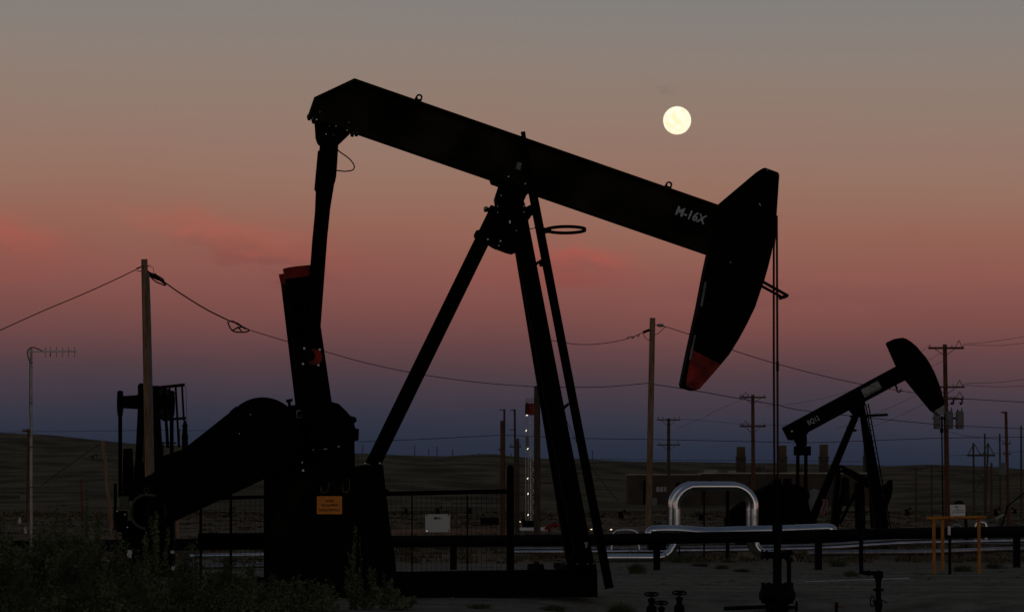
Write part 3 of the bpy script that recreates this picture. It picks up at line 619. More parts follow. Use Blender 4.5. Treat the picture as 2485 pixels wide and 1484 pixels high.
# bent riser pipe with valve on the right
rp = empty('riser_pipe', (P(2131, 1484, 43).x, 43, -0.2), 'black riser pipe with elbow, tee and wheel standing in the sand', 'riser pipe')
sx = 43 / FPX
mb = MB(); mb.tube(spline([P(2089, 1215, 43), P(2089, 1375, 43), P(2091, 1385, 43), P(2098, 1389, 43), P(2110, 1389, 43), P(2137, 1391, 43)], 6), 5.2 * sx, 10); mb.build('elbow_pipe', 'dark', rp, smooth=True)
for x, y, r_, l in ((2090, 1383, 9, 8), (2107, 1389, 8, 4)):
    mb = MB(); mb.cyl(P(x - l / 2, y, 43), P(x + l / 2, y, 43), r_ * sx, 12); mb.build('coupling', 'dark', rp)
mb = MB(); mb.lathe(P(2131, 1390, 43), [(6 * sx, 7 * sx), (12 * sx, 3 * sx), (12 * sx, -8 * sx), (8 * sx, -16 * sx), (6.5 * sx, -22 * sx), (6.5 * sx, -36 * sx), (13 * sx, -37 * sx), (13 * sx, -42 * sx), (6.5 * sx, -43 * sx), (7 * sx, -62 * sx), (9.5 * sx, -70 * sx), (9.5 * sx, -82 * sx), (7 * sx, -90 * sx), (7 * sx, -120 * sx)], 16); mb.build('valve_stack', 'dark', rp, smooth=True)
mb = MB(); mb.tube(ring_pts(P(2116, 1457, 42.8), 13 * sx, 20, Vector((0.45, 0.89, 0)), Zv), 1.6 * sx, 6, closed=True); mb.cyl(P(2116, 1457, 42.8), P(2131, 1457, 43), 1.8 * sx, 6); mb.build('handwheel', 'dark', rp)
mb = MB(); mb.cyl(P(2136, 1452, 43), P(2152, 1461, 43), 1.5 * sx, 6); mb.build('lever', 'dark', rp)
# stub with red handle
st = empty('valve_stub', (P(2029, 1484, 48).x, 48, -0.1), 'short black valve stub with a red lever in the sand', 'valve')
mb = MB(); mb.lathe(P(2029, 1460, 48), [(3 * .0063, 0), (4.5 * .0063, -4 * .0063), (3.2 * .0063, -6 * .0063), (4.8 * .0063, -12 * .0063), (3.2 * .0063, -18 * .0063), (5 * .0063, -40 * .0063)], 12); mb.build('stub', 'dark', st)
mb = MB(); mb.cyl(P(2033, 1469, 48), P(2048, 1472, 48), 1.4 * .0063, 6); mb.build('lever', 'redfade', st)
# white pipe lying on the ground
mb = MB(); mb.cyl(P(1955, 1410.5, 59.4), P(2205, 1402, 62.5), 0.012, 8); tag(mb.build('ground_pipe', 'white'), 'thin white pipe lying on the sand behind the bent riser', 'pipe')

# ------------------------------------------------------------------ mesh fence behind the main unit
FF = Frame(52.3, CX, 0.03)
fe = empty('mesh_fence', FF(860, 1440, 0), 'black steel guard fence with wire mesh behind the main pumpjack', 'fence')
mb = MB(); mb.lathe(FF(1238, 1225, 0), [(0.005, 98 * .0069), (4 * .0069, 97 * .0069), (8 * .0069, 93 * .0069), (8.6 * .0069, 88 * .0069), (9.6 * .0069, -180 * .0069)], 18); mb.build('corner_post', 'black', fe, smooth=True)
for x in (487, 560):
    mb = MB(); mb.cyl(FF(x, 1190, 0), FF(x, 1425, 0), 3.2 * .0069, 8); mb.build('post', 'black', fe)
mb = MB(); mb.bar(FF(480, 1209, 0), FF(935, 1197, 0), 0.07, 0.06); mb.bar(FF(935, 1197, 0), FF(1240, 1190.5, 0), 0.07, 0.075); mb.build('top_rail', 'black', fe)
mb = MB()
for i in range(62):
    x = 485 + i * 12.2; mb.tube([FF(x, 1205 - (x - 485) * .018, .02), FF(x, 1412, .02)], 0.0024, 4)
for j in range(17):
    y = 1213 + j * 12; mb.tube([FF(485, y, .024), FF(1236, y - 6, .024)], 0.0018, 4)
mb.build('wire_mesh', 'dark', fe)
for x in (1134, 700, 860, 1000):
    mb = MB(); mb.cyl(FF(x, 1200, 0.0), FF(x, 1412, 0.0), 0.010, 6); mb.build('post', 'black', fe)
mb = MB(); mb.prism(FF, [(480, 1292), (640, 1292), (640, 1330), (480, 1332)], 0.05, 0.1); mb.build('kick_plate', 'black', fe)
ws = empty('company_sign', FF(1061, 1290, -0.05), 'blank white sign with a blue emblem hung on the mesh fence', 'sign')
mb = MB(); mb.prism(FF, [(1031.5, 1246.5), (1092, 1246), (1092, 1289.5), (1032, 1290)], -0.06, -0.052); mb.build('panel', 'white', ws)
mb = MB(); c_ = FF(1056.5, 1256.3, -0.062); mb.extrude(ring_pts(c_, 1, 18, (FF.u + Zv * .15) * 4.2 * .0069, Zv * 3.3 * .0069), FF.n * -0.002); mb.build('emblem', 'blue', ws)
mb = MB(); mb.prism(FF, [(1060.5, 1253.5), (1067.5, 1253.8), (1067.5, 1258.8), (1060.5, 1258.5)], -0.063, -0.062); mb.prism(FF, [(1068, 1255.6), (1071.5, 1255.8), (1071.5, 1258), (1068, 1258)], -0.063, -0.062); mb.build('emblem_lettering', 'greyink', ws)
for x, y in ((1035.5, 1249), (1088.5, 1248.5), (1088.5, 1286)):
    mb = MB(); mb.prism(FF, [(x - 1.2, y - 3), (x + 1.2, y - 3), (x + 1.2, y + 1.8), (x - 1.2, y + 1.8)], -0.066, -0.062); mb.build('clip', 'ink', ws)

# ------------------------------------------------------------------ pipes
PIPES = 'pipelines running across the field'
def pipe(name, pts, r, m, label, group=PIPES, cat='pipe', n=14, k=6, smooth=True, seam=0):
    mb = MB(); pp = spline(pts, k) if k > 1 else [Vector(p) for p in pts]; mb.tube(pp, r, n); loc = Vector(pts[0])
    if seam:                                             # lapped joints of the metal jacket
        acc = 0
        for a, b in zip(pp, pp[1:]):
            acc += (b - a).length
            if acc > seam and (b - a).length > 1e-4:
                acc = 0; d_ = (b - a).normalized(); mb.tube([a - d_ * .02, a - d_ * .02 + d_ * .001, a + d_ * .019, a + d_ * .02], r * 1.045, n)
    o = mb.build(name, m, smooth=smooth, loc=loc); return tag(o, label, cat, group)
bp = empty('black_pipeline', P(1242, 1390, 70) * 1, 'thick black pipeline on stub supports crossing behind the main pumpjack', 'pipeline')
mb = MB(); mb.tube([P(-700, 1332, 65), P(300, 1322, 67), P(930, 1313, 68), P(1430, 1309, 69.5), P(1700, 1303, 70), P(1900, 1300, 70.5), P(2100, 1295, 71.2), P(2484, 1288, 73), P(2900, 1284, 75)], 0.128, 16); mb.build('pipe', 'dark', bp, smooth=True)
mb = MB(); mb.prism(Frame(69.9), [(1574, 1308), (1616, 1308), (1616, 1334), (1574, 1334)], 0, .3); mb.build('saddle_block', 'dark', bp)
for x, y0, y1 in ((1593, 1315, 1358), (2466, 1300, 1342), (1100, 1320, 1386), (1985, 1306, 1400), (700, 1320, 1390)):
    Yq = 70.3 if x < 2000 else 73
    mb = MB(); mb.box((P(x, y0, Yq) + Vector((P(x, y0, Yq).x, Yq, 0))) / 2, 0.15 if x != 1594 else 0.5, 0.2, P(x, y0, Yq).z); mb.build('support', 'dark', bp)
pipe('clad_pipe', [P(1578, 1310, 70.6), P(1577, 1296, 70.6), P(1580, 1289, 70.6), P(1590, 1286, 70.6), P(1640, 1285.5, 70.7), P(1690, 1289.5, 70.8), P(1730, 1290.5, 70.9), P(1800, 1288, 71.2), P(1900, 1285.5, 71.5), P(1990, 1282, 72), P(2012, 1282, 72), P(2018, 1286, 72), P(2019, 1300, 72)], 0.118, 'chrome', 'shiny clad pipe lying just behind the top of the black pipeline', None, k=6, n=20, seam=0.9)
# big expansion loop: two parallel clad lines
def loop_path(x0, x1, ytop, ybot, rad, Y, left_run=True):
    s = []; 
    if left_run: s += [P(1470, 1352, Y), P(1560, 1352, Y), P(1592, 1352, Y), P(1612, 1349, Y), P(1626, 1340, Y), P(1634, 1328, Y), P(x0, 1310, Y)]
    else: s += [P(x0, ybot, Y)]
    s += [P(x0, ytop + rad * 1.3, Y)]
    for i in range(0, 7):
        t = math.pi - i * math.pi / 12; s.append(P(x0 + rad + rad * math.cos(t), ytop + rad - rad * math.sin(t), Y))
    for i in range(0, 7):
        t = math.pi / 2 - i * math.pi / 12; s.append(P(x1 - rad + rad * math.cos(t), ytop + rad - rad * math.sin(t), Y))
    s += [P(x1, ytop + rad * 1.3, Y), P(x1, 1300, Y), P(x1 + 3, 1322, Y), P(x1 + 14, 1336, Y), P(x1 + 34, 1344, Y), P(x1 + 60, 1345, Y)]
    return s
pipe('expansion_loop', loop_path(1641, 1830, 1180, 1300, 50, 80), 0.104, 'chrome', 'front pipe of the big shiny arched expansion loop', 'twin pipes of the big arch', cat='pipe loop', k=3, n=20, seam=0.55)
pipe('expansion_loop', loop_path(1630, 1819, 1177, 1300, 50, 80.6), 0.104, 'chrome', 'rear pipe of the big shiny arched expansion loop', 'twin pipes of the big arch', cat='pipe loop', k=3, n=20, seam=0.6)
pipe('far_loop', [P(1470, 1334, 92), P(1484, 1332, 92), P(1486, 1300, 92), P(1492, 1289, 92), P(1505, 1285, 92), P(1530, 1285, 92), P(1544, 1290, 92), P(1549, 1300, 92), P(1550, 1332, 92), P(1566, 1340, 92)], 0.035, 'chrome', 'small arched pipe loop left of the big shiny loop', None, 'pipe loop', k=4)
pipe('far_loop', [P(2355, 1296, 110), P(2366, 1295, 110), P(2368, 1272, 110), P(2374, 1267, 110), P(2386, 1267, 110), P(2391, 1273, 110), P(2392, 1297, 110)], 0.05, 'chrome', 'small pipe loop just right of the yellow frame', None, 'pipe loop', k=4)
pipe('far_loop', [P(2308, 1296, 112), P(2310, 1278, 112), P(2316, 1273, 112), P(2325, 1273, 112), P(2330, 1279, 112), P(2331, 1296, 112)], 0.04, 'dullpipe', 'small pipe loop seen through the yellow frame', None, 'pipe loop', k=4)
pipe('low_pipe', [P(1243, 1330, 92), P(1480, 1329, 93), P(1960, 1322, 97), P(2180, 1308, 99), P(2484, 1300, 102), P(2700, 1298, 104)], 0.05, 'dullpipe', 'upper of two long clad pipes low behind the black pipeline', k=3)
pipe('low_pipe', [P(1240, 1338, 90), P(1480, 1337, 91), P(1960, 1330, 95), P(2180, 1317, 97), P(2484, 1311, 100), P(2700, 1309, 102)], 0.05, 'chrome', 'lower of two long clad pipes low behind the black pipeline', k=3)
pipe('low_pipe', [P(2085, 1324, 98), P(2300, 1318, 99), P(2484, 1319, 101), P(2650, 1319, 101)], 0.035, 'dullpipe', 'thin dull pipe under the clad pipes at the far right', k=3)
pipe('ground_conduit', [P(1960, 1341, 87), P(2120, 1340, 88), P(2250, 1339, 90), P(2360, 1335, 93), P(2484, 1331, 96), P(2700, 1327, 99)], 0.085, 'dullpipe', 'fat dull grey pipe lying on the ground left of the yellow frame', k=3)
pipe('low_pipe', [P(460, 1348, 72), P(640, 1345, 72.5)], 0.05, 'chrome', 'upper clad pipe seen between the fence posts by the left shrubs', k=1)
pipe('low_pipe', [P(450, 1374, 62), P(640, 1371, 62.5)], 0.05, 'dullpipe', 'lower clad pipe seen between the fence posts by the left shrubs', k=1)
for x in (2367, 2379, 2392):
    mb = MB(); mb.cyl(P(x, 1301, 101), P(x, 1316, 101), 0.045, 10)
    tag(mb.build('vent_stub', 'white', loc=P(x, 1316, 101)), {2367: 'leftmost short white stub before the far pipes by the yellow frame', 2379: 'middle short white stub before the far pipes by the yellow frame', 2392: 'rightmost short white stub before the far pipes by the yellow frame'}[x], 'pipe stub', 'short white stubs by the far pipes')
# rows of pipe supports
for x in (1318, 1425, 1700, 1752, 1775, 1797, 2160, 2205, 2268):
    pass

# ------------------------------------------------------------------ yellow frame with sign
YF = 66; s66 = YF / FPX
yf = empty('guard_frame', (P(2320, 1392, YF).x, YF, 0), 'yellow pipe guard frame of three legs and a top bar', 'guard frame')
mb = MB(); mb.tube([P(2248, 1256.5, YF), P(2300, 1255, YF), P(2390, 1253.5, YF - .3)], 4.0 * s66, 10); mb.build('top_bar', 'yellow', yf, smooth=True)
for x0, y1, Yl in ((2265, 1392, YF), (2286, 1374, YF + 3.2), (2374.5, 1391, YF)):
    p0 = P(x0, 1257, Yl); mb = MB(); mb.cyl(p0, Vector((p0.x + .01, Yl, 0)), 4.3 * s66, 10); mb.build('leg', 'yellow', yf, smooth=True)
mb = MB(); mb.cyl(P(2270, 1256.5, YF), P(2286, 1257, YF + 3.2), 3.6 * s66, 10); mb.build('back_bar', 'yellow', yf, smooth=True)
fs_ = empty('notice_sign', P(2322, 1252, YF), 'small white notice with blue emblem standing above the yellow frame', 'sign')
Fs = Frame(YF, 2322, 0.0)
mb = MB(); mb.prism(Fs, [(2306, 1223.5), (2340, 1223), (2341.5, 1225), (2342, 1249), (2340, 1251), (2307, 1251.5), (2305, 1250), (2304.5, 1225)], -0.06, -0.05); mb.build('panel', 'white', fs_)
mb = MB(); mb.cyl(P(2322, 1240, YF), P(2322, 1262, YF), 0.012, 6); mb.build('stake', 'galv', fs_)
mb = MB(); mb.extrude(ring_pts(Fs(2319, 1229, -.062), 1, 14, (Fs.u + Zv * .15) * 2.4 * s66, Zv * 1.9 * s66), Vector((0, -.002, 0))); mb.build('emblem', 'blue', fs_)
for x0, x1, y, hgt in ((2320.5, 2326, 1228.8, 1.6), (2320, 2325, 1233.5, 1.2), (2312, 2317, 1238.3, 1.6), (2318.5, 2336, 1237.6, 1.6), (2309, 2318, 1242.8, 1.6), (2319, 2329, 1242, 1.6), (2330, 2339, 1241.6, 1.6)):
    mb = MB(); x = x0
    while x < x1:
        w_ = random.uniform(0.8, 1.6); mb.prism(Fs, [(x, y - hgt / 2), (x + w_, y - hgt / 2), (x + w_, y + hgt / 2), (x, y + hgt / 2)], -0.063, -0.061); x += w_ + 0.5
    mb.build('lettering', 'greyink' if y < 1236 else 'ink', fs_)
mp_ = empty('meter_post', (P(2304, 1392, YF - .5).x, YF - .5, 0), 'dark post with a pale cap standing under the yellow frame', 'post')
mb = MB(); mb.cyl(P(2304, 1392, YF - .5), P(2304, 1290, YF - .5), 0.033, 10); mb.build('post', 'dark', mp_)
mb = MB(); mb.cyl(P(2302.5, 1297, YF - .6), P(2302.5, 1275, YF - .6), 0.030, 10); mb.build('cap', 'white', mp_)

# ------------------------------------------------------------------ second pumpjack (right, end turned)
G = Frame(105, 2100, 0.20); s105 = 105 / FPX
j2 = empty('pumpjack', (P(2090, 1330, 105).x, 105, 0), 'smaller black pumpjack at right with its horse head raised high', 'pumpjack', 'pumpjacks behind the main unit')
mb = MB(); mb.prism(G, [(1900, 1037), (2183, 884.5), (2202, 918.4), (1961, 1048), (1950, 1068), (1915, 1067)], -0.10, 0.10); b2 = mb.build('walking_beam', 'black', j2)
u2 = (G.u * math.cos(R(27.5)) + Zv * math.sin(R(27.5))); v2 = (-G.u * math.sin(R(27.5)) + Zv * math.cos(R(27.5)))
mb = MB(); mb.prism(G, [(2088, 945), (2129, 923), (2140, 941), (2098, 964)], -0.125, -0.115); sn = mb.build('maker_sign', 'offwhite', b2); sn['label'] = 'white maker sign on the beam with a black triangle and lettering'
mb = MB(); mb.prism(G, [(2105, 936.5), (2127, 924.5), (2137, 939), (2133, 940)][:3], -0.128, -0.126)
mb = MB(); mb.prism(G, [(2088, 944), (2109, 934), (2137.5, 940), (2137.5, 940.8), (2108.5, 935.5)], -0.1275, -0.126); mb.build('roof_line', 'ink', sn)
text('Weatherford', 'lettering', 'ink', sn, G(2117.5, 949.5, -0.128), u2, v2, 0.085, 0.62, depth=0.002, bold=0.015)
tt = text('BQ12', 'stencilled_lettering', 'stencil', b2, G(1973.5, 1020, -0.105), u2, v2, 0.20, 0.42, depth=0.004, bold=0.0); tt['label'] = 'white stencilled text BQ12 on the beam'
bolt(b2, G, 1920.5, 1045.5, -0.11, 0.03, 'white')
hp = [(2157, 832), (2160, 828.5), (2177, 820.5), (2189.5, 818.7), (2198, 821), (2209.6, 828), (2223, 839), (2234.7, 853), (2247, 867), (2257, 883), (2267, 902), (2275, 922), (2281, 938), (2285, 952), (2289, 968), (2291, 982.5), (2291.5, 998), (2290, 1005), (2282, 1009.5), (2277, 1008), (2267, 997.5), (2202, 918.4), (2180, 884)]
rl2 = lambda p: (p[1] - 997) + (p[0] - 2266) * 0.63
mb = MB(); mb.prism(G, clip_between(hp, lambda p: -rl2(p)), -0.2, 0.2); h2 = mb.build('horse_head', 'black', j2)
mb = MB(); mb.prism(G, clip_between([(x + (2 if x < 2280 else 0), y - (3 if y > 1007 else 0)) for x, y in hp], rl2), -0.22, 0.2); q = mb.build('pale_tip', 'offwhite', h2)
mb = MB(); mb.cyl(G(2171, 930, 0), G(2176, 943, 0), 0.035, 8); mb.tube(spline([G(2176, 942, 0), G(2176, 948, 0), G(2180, 951, 0), G(2185, 948, 0), G(2185, 943, 0)], 4), 0.022, 6); mb.build('hook', 'dark', b2)
mb = MB(); mb.prism(G, [(1929, 1064), (1957, 1056), (1958, 1066), (1957, 1080), (1954, 1083), (1938, 1083), (1936, 1074)], -0.15, 0.15); mb.build('equalizer_bearing', 'black', j2)
mb = MB(); mb.box(P(1946.3, 1093, 105), 40 * s105, 0.35, 22 * s105, 0); mb.build('equalizer', 'black', j2)
for x in (1935.5, 1955):
    mb = MB(); mb.bar(P(x, 1095, 105.3 if x < 1940 else 104.7), P(x + (-1 if x < 1940 else -1), 1215, 105.3 if x < 1940 else 104.7), 8 * s105, 8 * s105); mb.build('pitman_arm', 'black', j2)
def leg2(name, a, b, w0, w1):
    mb = MB(); A, B = P(*a), P(*b); h0, h1 = Vector((w0 / 2, 0, 0)), Vector((w1 / 2, 0, 0)); n_ = Vector((0, .18, 0))
    mb.add([A - h0 - n_, A + h0 - n_, A + h0 + n_, A - h0 + n_, B - h1 - n_, B + h1 - n_, B + h1 + n_, B - h1 + n_], [[3, 2, 1, 0], [4, 5, 6, 7], [0, 1, 5, 4], [1, 2, 6, 5], [2, 3, 7, 6], [3, 0, 4, 7]]); return mb.build(name, 'black', j2)
leg2('rear_leg', (2079, 1000, 105), (1957, 1290, 105.3), 16 * s105, 20 * s105)
leg2('front_leg', (2090, 985, 104.8), (2139, 1275, 104.2), 12 * s105, 32 * s105); leg2('front_leg', (2090, 985, 105.2), (2145, 1325, 106), 12 * s105, 36 * s105)
mb = MB(); mb.prism(G, [(2064, 985), (2100, 968), (2098, 985), (2090, 1005), (2078, 1008), (2068, 996)], -0.18, 0.18); mb.build('saddle_bearing', 'black', j2)
mb = MB(); mb.prism(G, [(2056, 1034), (2064, 1034), (2068, 1038), (2080, 1042), (2076, 1046), (2058, 1042)], -0.08, 0.08); mb.build('post_bracket', 'dark', j2)
l2 = bpy.data.objects.new('ladder', None); col.objects.link(l2); l2.parent = j2
for dx in (-3.2, 3.2):
    mb = MB(); mb.bar(P(2103 + dx, 979, 104.6), P(2159 + dx, 1290, 104.4), 2.6 * s105, 0.06); mb.build('rail', 'dark', l2)
for i in range(22):
    t = (i + .5) / 22; mb = MB(); x, y = 2103 + 56 * t, 979 + 311 * t; mb.bar(P(x - 4, y, 104.55), P(x + 4, y, 104.55), 0.022, 0.022); mb.build('rung', 'dark', l2)
mb = MB(); mb.tube([P(2064, 1010, 105.2), P(2100, 1008, 105), P(2153, 1005.5, 105.2)], 0.045, 8); mb.tube([P(2062, 1009, 105.6), P(2100, 1007, 105.8), P(2153, 1004.5, 105.6)], 0.03, 8); mb.build('hoop', 'black', l2)
mb = MB(); mb.prism(Frame(105), [(1808, 1275), (1812, 1235), (1826, 1203), (1832, 1192), (1872, 1171), (1884, 1163), (1895, 1172), (1902, 1176), (1935, 1175), (1945, 1180), (1963, 1193), (1965, 1206), (1960, 1212), (1966, 1240), (1980, 1260), (1982, 1330), (1810, 1325)], -0.5, 0.5); mb.build('gearbox', 'black', j2)
mb = MB(); mb.prism(Frame(105), [(1760, 1285), (1758, 1258), (1766, 1240), (1797, 1216), (1815, 1212), (1830, 1285)], -0.9, -0.7); mb.build('belt_guard', 'black', j2)
mb = MB(); mb.prism(Frame(105), [(1800, 1300), (2165, 1300), (2166, 1324), (1800, 1326)], -0.8, 0.8); mb.prism(Frame(105), [(1960, 1310), (2172, 1308), (2172, 1332), (1960, 1334)], -0.95, -0.8); mb.build('skid_base', 'black', j2)
mb = MB(); mb.cyl(P(2285, 1008, 106), P(2285, 1040, 106), 0.035, 8); mb.lathe(P(2284.5, 1040, 106), [(0.03, .03), (0.06, 0), (0.06, -.10), (0.03, -.15)], 10); mb.build('carrier_bar', 'dark', j2)
mb = MB(); mb.cyl(P(2284.6, 1045, 106), P(2288, 1300, 106), 0.024, 8); mb.build('polished_rod', 'dark', j2)
# pink-and-pale cloth hanging beside it
mb = MB(); nx_, nz_ = 8, 12; vv = []
for j in range(nz_ + 1):
    for i in range(nx_ + 1):
        x = 1993 + 13 * i / nx_ + 3 * math.sin(j * .5); y = 1210 + 38 * j / nz_ - (3 * i / nx_ if j == nz_ else 0); p = P(x, y, 103.2); p.y += 0.06 * math.sin(i * 1.7 + j * .2); vv.append(p)
mb.v = vv; mb.f = [[j * (nx_ + 1) + i, j * (nx_ + 1) + i + 1, (j + 1) * (nx_ + 1) + i + 1, (j + 1) * (nx_ + 1) + i] for j in range(nz_) for i in range(nx_)]
o = mb.build('cloth', 'pink', smooth=True, loc=P(1999, 1248, 103)); tag(o, 'faded pink cloth hanging between the rear leg and the pumpjack behind', 'cloth')

# ------------------------------------------------------------------ third pumpjack behind the right one
j3 = empty('pumpjack', (P(2070, 1312, 128).x, 128, 0), 'dark pumpjack half hidden behind the legs of the right one', 'pumpjack', 'pumpjacks behind the main unit')
H = Frame(128, 2080, 0.0); s128 = 128 / FPX
def hp3(name, poly, d0=-.2, d1=.2, m='black'): mb = MB(); mb.prism(H, poly, d0, d1); return mb.build(name, m, j3)
hp3('walking_beam', [(2033, 1127), (2042, 1127), (2105, 1158), (2152, 1184), (2148, 1200), (2100, 1180), (2060, 1152), (2030, 1140)])
hp3('horse_head', [(2146, 1176), (2158, 1163), (2165, 1164), (2166, 1185), (2162, 1205), (2154, 1226), (2147, 1240), (2145, 1220)])
hp3('rear_leg', [(2029, 1140), (2040, 1140), (2028, 1335), (2011, 1335)], -.3, .3)
hp3('rear_leg', [(2046, 1155), (2055, 1158), (2036, 1270), (2028, 1290), (2026, 1280)], -.6, -.4)
hp3('front_leg', [(2076, 1170), (2096, 1172), (2100, 1290), (2078, 1290)], -.3, .3)
hp3('brace', [(2076, 1185), (2082, 1188), (2040, 1272), (2034, 1268)], .2, .35)
hp3('pitman_arm', [(2108, 1165), (2116, 1165), (2122, 1280), (2112, 1280)], -.6, -.5)
hp3('platform', [(2036, 1239), (2120, 1239), (2120, 1242), (2036, 1242)], -.4, .4)
hp3('skid_base', [(1990, 1290), (2130, 1290), (2130, 1311), (1990, 1311)], -.6, .6)
bolt(j3, H, 2041, 1137, -.21, 0.03, 'offwhite'); 
mb = MB(); mb.prism(H, [(2155 - 8, 1158 + 40), (2152, 1208), (2144, 1209)], -.9, -.88); 

# ------------------------------------------------------------------ left pumpjack seen end-on
j4 = empty('pumpjack', (P(360, 1341, 95).x, 95, 0), 'black pumpjack seen end on behind the tall wooden pole at left', 'pumpjack', 'pumpjacks behind the main unit')
E = Frame(95, 360, 0.0); s95 = 95 / FPX
def ep(name, poly, d0, d1, m='black'): mb = MB(); mb.prism(E, poly, d0, d1); return mb.build(name, m, j4)
ep('equalizer', [(296, 960), (330, 958), (340, 953), (355, 953), (375, 958), (410, 958), (412, 990), (380, 990), (330, 991), (296, 989)], -.2, .2)
for x in (291, 416):
    mb = MB(); sc = s95; mb.lathe(P(x + .5, 1225, 95), [(3 * sc, 278 * sc), (6 * sc, 277 * sc), (7.5 * sc, 272 * sc), (7.5 * sc, 262 * sc), (8.3 * sc, 260 * sc), (8 * sc, 234 * sc), (6.5 * sc, 220 * sc), (5.0 * sc, 216 * sc), (4.3 * sc, 20 * sc)], 14); mb.build('pitman_arm', 'black', j4, smooth=True)
ep('walking_beam', [(334, 935), (339, 929), (345, 929), (345, 934), (368, 935), (385, 935), (386, 1010), (336, 1010)], -.3, 3.0)
ep('leg', [(334, 990), (352, 990), (340, 1180), (325, 1180)], .4, .6)
ep('leg', [(352, 990), (360, 990), (352, 1160), (346, 1160)], .9, 1.0)
ep('leg', [(368, 990), (386, 990), (398, 1160), (372, 1160)], .4, .6)
ep('counterweight', [(299, 1088), (313, 1087), (317, 1190), (296, 1192)], -.5, .4)
ep('gearbox', [(325, 1130), (440, 1090), (440, 1250), (325, 1250)], -.4, .4)
cg = bpy.data.objects.new('ladder_cage', None); col.objects.link(cg); cg.parent = j4
for pts, r_ in (([(390, 939), (448, 933)], 3.6), ([(394, 1018), (451, 1013.5)], 3.0), ([(388, 1073), (428, 1074)], 1.6)):
    mb = MB(); mb.bar(P(*pts[0], 95), P(*pts[1], 95), 2 * r_ * s95, 2 * r_ * s95); mb.build('hoop', 'black', cg)
for (x0, y0), (x1, y1), r_ in (((398, 938), (407, 1085), 3.4), ((411, 937), (413, 975), 2), ((426, 936), (434, 1085), 2.4), ((441.5, 935), (446, 1020), 2.3), ((451, 936), (455, 1075), 0.5)):
    mb = MB(); mb.bar(P(x0, y0, 95), P(x1, y1, 95), 2 * r_ * s95, 2 * r_ * s95); mb.build('upright', 'black', cg)
mb = MB(); mb.lathe(P(448.5, 1225, 95.5), [(1 * s95, 208 * s95), (2.5 * s95, 206 * s95), (5.5 * s95, 196 * s95), (8.5 * s95, 194 * s95), (5.5 * s95, 191 * s95), (6 * s95, 183 * s95), (7.5 * s95, 170 * s95), (8.5 * s95, 162 * s95), (7 * s95, 160 * s95), (8.2 * s95, 150 * s95), (7 * s95, 148 * s95), (7 * s95, 90 * s95)], 14); mb.build('stacked_fitting', 'black', j4)
for x in (391, 396):
    mb = MB(); mb.cyl(P(x, 1075, 95), P(x, 1100, 95), 1.2 * s95, 6); mb.build('guard_bar', 'black', cg)
mb = MB(); mb.tube(spline([P(384, 1000, 95), P(390, 1008, 95), P(398, 1006, 95)], 4), 2 * s95, 6); mb.build('hose', 'dark', j4)

# ------------------------------------------------------------------ poles
POLES = 'wooden utility poles across the oil field'
def pole(xt, yt, xb, yb, Y, w0, w1, m, label, arms=(), braces=True, pins=True, Ybase=None, steps=None, group=POLES):
    s = Y / FPX; top = P(xt, yt, Y); bot = P(xb, yb, Y)
    d = (bot - top); bot = top + d * (top.z / (top.z - bot.z)) if bot.z > 0.01 or bot.z < -0.01 else bot
    e_ = empty('utility_pole', (bot.x, Y, 0), label, 'utility pole', group)
    mb = MB(); n_ = 10; mb.tube([top + (bot - top) * (i / n_) for i in range(n_ + 1)], w0 / 2 * s, 14, r2=w1 / 2 * s); mb.build('pole_shaft', m, e_, smooth=True)
    for (xa, xb_, ya, h_, pinx) in arms:
        mb = MB(); mb.bar(P(xa, ya, Y - .15), P(xb_, ya, Y - .15), 0.10, h_ * s); mb.build('crossarm', m if m != 'wood' else 'redwood', e_)
        xc_ = xt + (xb - xt) * (ya - yt) / (yb - yt)
        if braces:
            mb = MB()
            for sd_ in (-1, 1):
                xe = xc_ + sd_ * min(abs((xa if sd_ < 0 else xb_) - xc_) * 0.6, 24)
                mb.bar(P(xe, ya + 2, Y - .2), P(xc_ + sd_ * w0 / 2, ya + min(16, abs(xe - xc_) * .75), Y - .2), 0.03, 0.03)
            mb.build('brace', 'darkwood', e_)
        for px_ in pinx:
            mb = MB(); mb.lathe(P(px_, ya, Y - .15), [(0.35 * s, 0), (0.45 * s, 3 * s), (1.5 * s, 4.2 * s), (0.9 * s, 5.4 * s), (1.4 * s, 6.4 * s), (0.5 * s, 7.4 * s)], 8); mb.build('insulator', 'greysteel', e_)
    return e_
# tall pole left
p1 = pole(350, 629, 362, 1140, 80, 15.5, 24, 'wood', 'tall weathered wooden pole in front of the end-on pumpjack at left')
mb = MB(); mb.tube([P(360, 662, 79.8), P(364, 780, 79.8), P(372, 1135, 79.8), P(373, 1170, 79.8)], 2.6 * 80 / FPX, 8); mb.build('conduit', 'greysteel', p1)
mb = MB(); mb.bar(P(332, 657, 79.8), P(343, 658, 79.8), .02, .02); mb.bar(P(331, 651, 79.9), P(346, 645, 79.9), .02, .02); mb.bar(P(356, 645, 79.8), P(366, 643.5, 79.8), .015, .015); mb.build('eye_bolt', 'dark', p1)
mb = MB(); mb.tube(spline([P(358, 646, 79.8), P(369, 648, 79.8), P(373, 656, 79.8), P(370, 664, 79.8)], 5), 0.006, 5); mb.build('jumper_wire', 'dark', p1)
